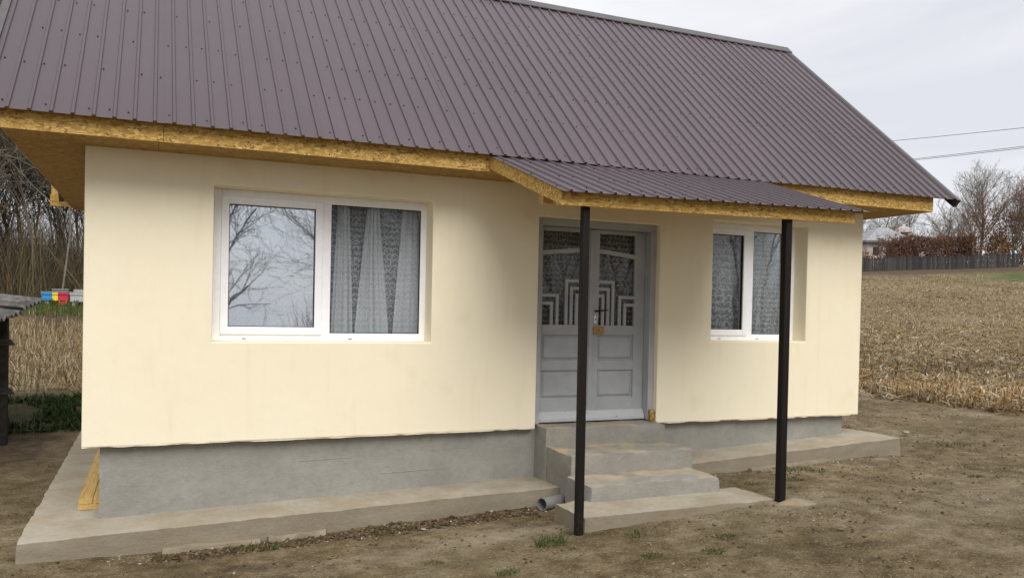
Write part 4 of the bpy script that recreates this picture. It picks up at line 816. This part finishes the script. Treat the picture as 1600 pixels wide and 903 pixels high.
# ------------------------------------------------------------------ left: shed, wire mesh, hives
sh = thing('shed', (-1.9, 6.8, -.55), 'low dark shed with corrugated asbestos roof beside the stubble field', 'shed')
N0 = Vector((-1.375, 5.67, .80)); F0_ = at(65, 13.6, 472)
N0 = at(-2, 9.6, 502); F0_ = at(66, 11.2, 472.5); ev = (F0_-N0); el = ev.length; ev.normalize(); ldir = Vector((-ev.y, ev.x, 0)).normalized()
if ldir.x > 0: ldir = -ldir
def corr(start, ncor, length, rise, lift, name):
    V = []; F = []; m_ = ncor*8+1; pitch = .172*min(1.25, max(.8, el/1.75)); ks_ = 5
    for i in range(m_):
        h = .028*math.cos(2*math.pi*i/8)
        for j in range(ks_):
            t = j/(ks_-1)*length; jit = .012*float(vnoise(np.array([i*.3, j*1.0, start*3.])))
            q = N0+ev*(start+i*pitch/8)+ldir*(t-.0)+Vector((0, 0, lift+h+rise*t+jit)); V.append(tuple(q))
    for i in range(m_-1):
        for j in range(ks_-1): F.append((i*ks_+j, (i+1)*ks_+j, (i+1)*ks_+j+1, i*ks_+j+1))
    b_ = MB(); b_.add(V, F); o = obj(name, b_, 'asbestos', sh, smooth=True); s = o.modifiers.new('thick', 'SOLIDIFY'); s.thickness = .009; return o
corr(-.9, 5, 2.4, .09, -.01, 'roof_sheet'); corr(-.06, 6, 2.4, .09, .0, 'roof_sheet'); corr(max(.85, el-.86), 5, 2.4, .10, .03, 'roof_sheet')
for k, (t, u_) in enumerate(((.45, .10), (1.6, .60), (.45, 2.2), (1.6, 2.2))):
    q = N0+ev*t+ldir*u_; zb = float(ground0(q.x, q.y))-.1; obj('corner_post', MB().box(q.x-.062, q.x+.062, q.y-.06, q.y+.06, zb, q.z-.03+.16*u_), 'dark_wood', sh)
q0 = N0+ev*.45+ldir*.1; q1 = N0+ev*1.6+ldir*.6
for z in (.52, -.08):
    c = q0+ldir*2.2; obj('rail', MB().hexa([(c.x, c.y-.10, z-.05), (q0.x+.15, q0.y-.09, z+.01), (q0.x+.15, q0.y-.062, z+.01), (c.x, c.y-.062, z-.05), (c.x, c.y-.10, z+.05), (q0.x+.10, q0.y-.09, z+.085), (q0.x+.10, q0.y-.062, z+.085), (c.x, c.y-.062, z+.05)]), 'weathered_wood', sh)
for i in range(8):
    c = q0+ldir*(.20+.26*i); obj('wall_board', MB().box(c.x-.12, c.x+.12, c.y+.02, c.y+.045, float(ground0(c.x, c.y))-.05, .60+.03*i), 'dark_wood', sh)
for i in range(6):
    c = q0.lerp(q1, (i+.5)/6); obj('wall_board', MB().box(c.x-.012, c.x+.012, c.y-.09, c.y+.09, float(ground0(c.x, c.y))-.05, .55), 'dark_wood', sh)
b_ = MB(); q = q0+Vector((.03, .1, 0)); q.z = float(ground0(q.x, q.y)); e = Vector((1, .12, 0)).normalized()
def mp_(s, h): return q+e*(s*.42+.10*h*(1-s)*0+.05*(1-h))+Vector((0, .18*h-.05*s*s, h*1.15-.12*s*h))
for i in range(7):
    for j in range(8): b_.tube(mp_(i/6-.25*(1-j/8), j/8), mp_(i/6-.25*(1-(j+1)/8), (j+1)/8), .003, .003, 4, False)
for j in range(9):
    for i in range(7): b_.tube(mp_(i/7, j/8), mp_((i+1)/7, j/8+.012*math.sin(i*1.3+j)), .0026, .0026, 4, False)
tag(obj('wire_mesh', b_, 'wire', loc=tuple(q)), 'rusty welded wire mesh leaning against the shed corner post', 'wire mesh')
def hive(p, wd, dp_, hb, cols, lab, lid, stand, rz):
    t = thing('beehive', p, lab, 'beehive', 'beehives at the edge of the wood'); P_ = Vector(p); z = P_.z+.14; w0 = -wd/2
    for c, a, b2 in cols: obj('hive_body', MB().box(P_.x+w0+a*wd, P_.x+w0+b2*wd, P_.y-dp_/2, P_.y+dp_/2, z, z+hb), c, t)
    for c, a, b2 in cols: obj('hive_lid', MB().box(P_.x+w0+a*wd-(.02 if a == 0 else 0), P_.x+w0+b2*wd+(.02 if b2 == 1 else 0), P_.y-dp_/2-.025, P_.y+dp_/2+.025, z+hb-.01, z+hb+.075), lid or c, t, bevel=.004)
    obj('hive_roof', MB().box(P_.x+w0-.03, P_.x-w0+.03, P_.y-dp_/2-.035, P_.y+dp_/2+.035, z+hb+.075, z+hb+.09), 'hive_grey', t)
    obj('entrance_slot', MB().box(P_.x+w0+.3*wd, P_.x+w0+.45*wd, P_.y-dp_/2-.006, P_.y-dp_/2+.01, z+.02, z+.045), 'rubber', t)
    for a, c in stand:
        xx = P_.x+w0+a*wd; obj('foot', MB().box(xx-.13, xx+.13, P_.y-dp_/2-.03, P_.y+dp_/2, P_.z-.06, z-.035).box(xx-.13, xx-.08, P_.y-dp_/2-.032, P_.y+dp_/2, z-.036, z).box(xx+.08, xx+.13, P_.y-dp_/2-.032, P_.y+dp_/2, z-.036, z) if c == 'hive_orange' else MB().box(xx-.06, xx+.06, P_.y-.2, P_.y+.2, P_.z-.06, z), c, t)
    return t
hive(at(86.5, 29), .82, .5, .22, (('hive_blue', 0, .40), ('hive_yellow', .40, .61), ('hive_red', .61, 1)), 'beehive painted in blue, yellow and red blocks at the wood edge', None, ((.2, 'hive_grey'), (.80, 'hive_orange')), 0)
hive(at(125, 28.5), .58, .5, .24, (('hive_grey', 0, 1),), 'plain pale grey beehive beside the striped one', 'hive_grey', ((.2, 'hive_grey'), (.8, 'hive_grey')), 0)
hive(at(94.5, 31.5), .52, .5, .24, (('hive_dark', 0, 1),), 'dark grey beehive behind the blue, yellow and red one', 'hive_dark', ((.2, 'hive_dark'), (.8, 'hive_dark')), 0)
hive(at(128, 31), .5, .5, .26, (('hive_grey', 0, 1),), 'grey beehive mostly hidden behind the plain grey one', 'hive_grey', ((.2, 'hive_grey'), (.8, 'hive_grey')), 0)

# ------------------------------------------------------------------ trees mirrored in the window glass, and an added row to darken it
OPP = variant(301, 8.5, .15, 4, .75, (12, 6, 5, 4), .25, .008, 1, 'bark_grey', 'twig_grey')
for x_, y_, s, rz, lab in ((1.9, -16.5, .8, 1.1, 'bare tree across the yard whose boughs show mirrored in the sash pane'), (5.2, -17, .5, 2.0, 'low bushy bare tree across the yard mirrored at the pane edge')): place_tree(OPP, (x_, y_, float(ground(x_, y_))), s, rz, lab, None)
for i in range(26):  # unseen row, added to darken the mirror image in the fixed pane
    x_ = 6.6+i*.75; y_ = -21-2.2*(i % 4); place_tree(WOOD[i % 6], (x_, y_, float(ground(x_, y_))), .95, i*2.1, 'slender bare tree of the unseen row added to darken the pane reflection', 'added tree row behind the camera')
n = 9000; x = rng.uniform(6.4, 27, n); y = rng.uniform(-31, -20, n)  # unseen dark scrub, added with the row for the same reflection
tag(obj('undergrowth', blades('undergrowth', np.stack([x, y, ground(x, y)-.02], -1), .5+3.2*rng.uniform(0, 1, n)**1.5, rng.uniform(.02, .04, n), np.abs(rng.normal(.2, .18, n)), pick([(.09, .065, .04), (.12, .09, .05), (.06, .05, .035)], n), ''), 'blade'), 'leafless scrub under the added tree row, darkening the pane reflection', 'scrub', kind='stuff')
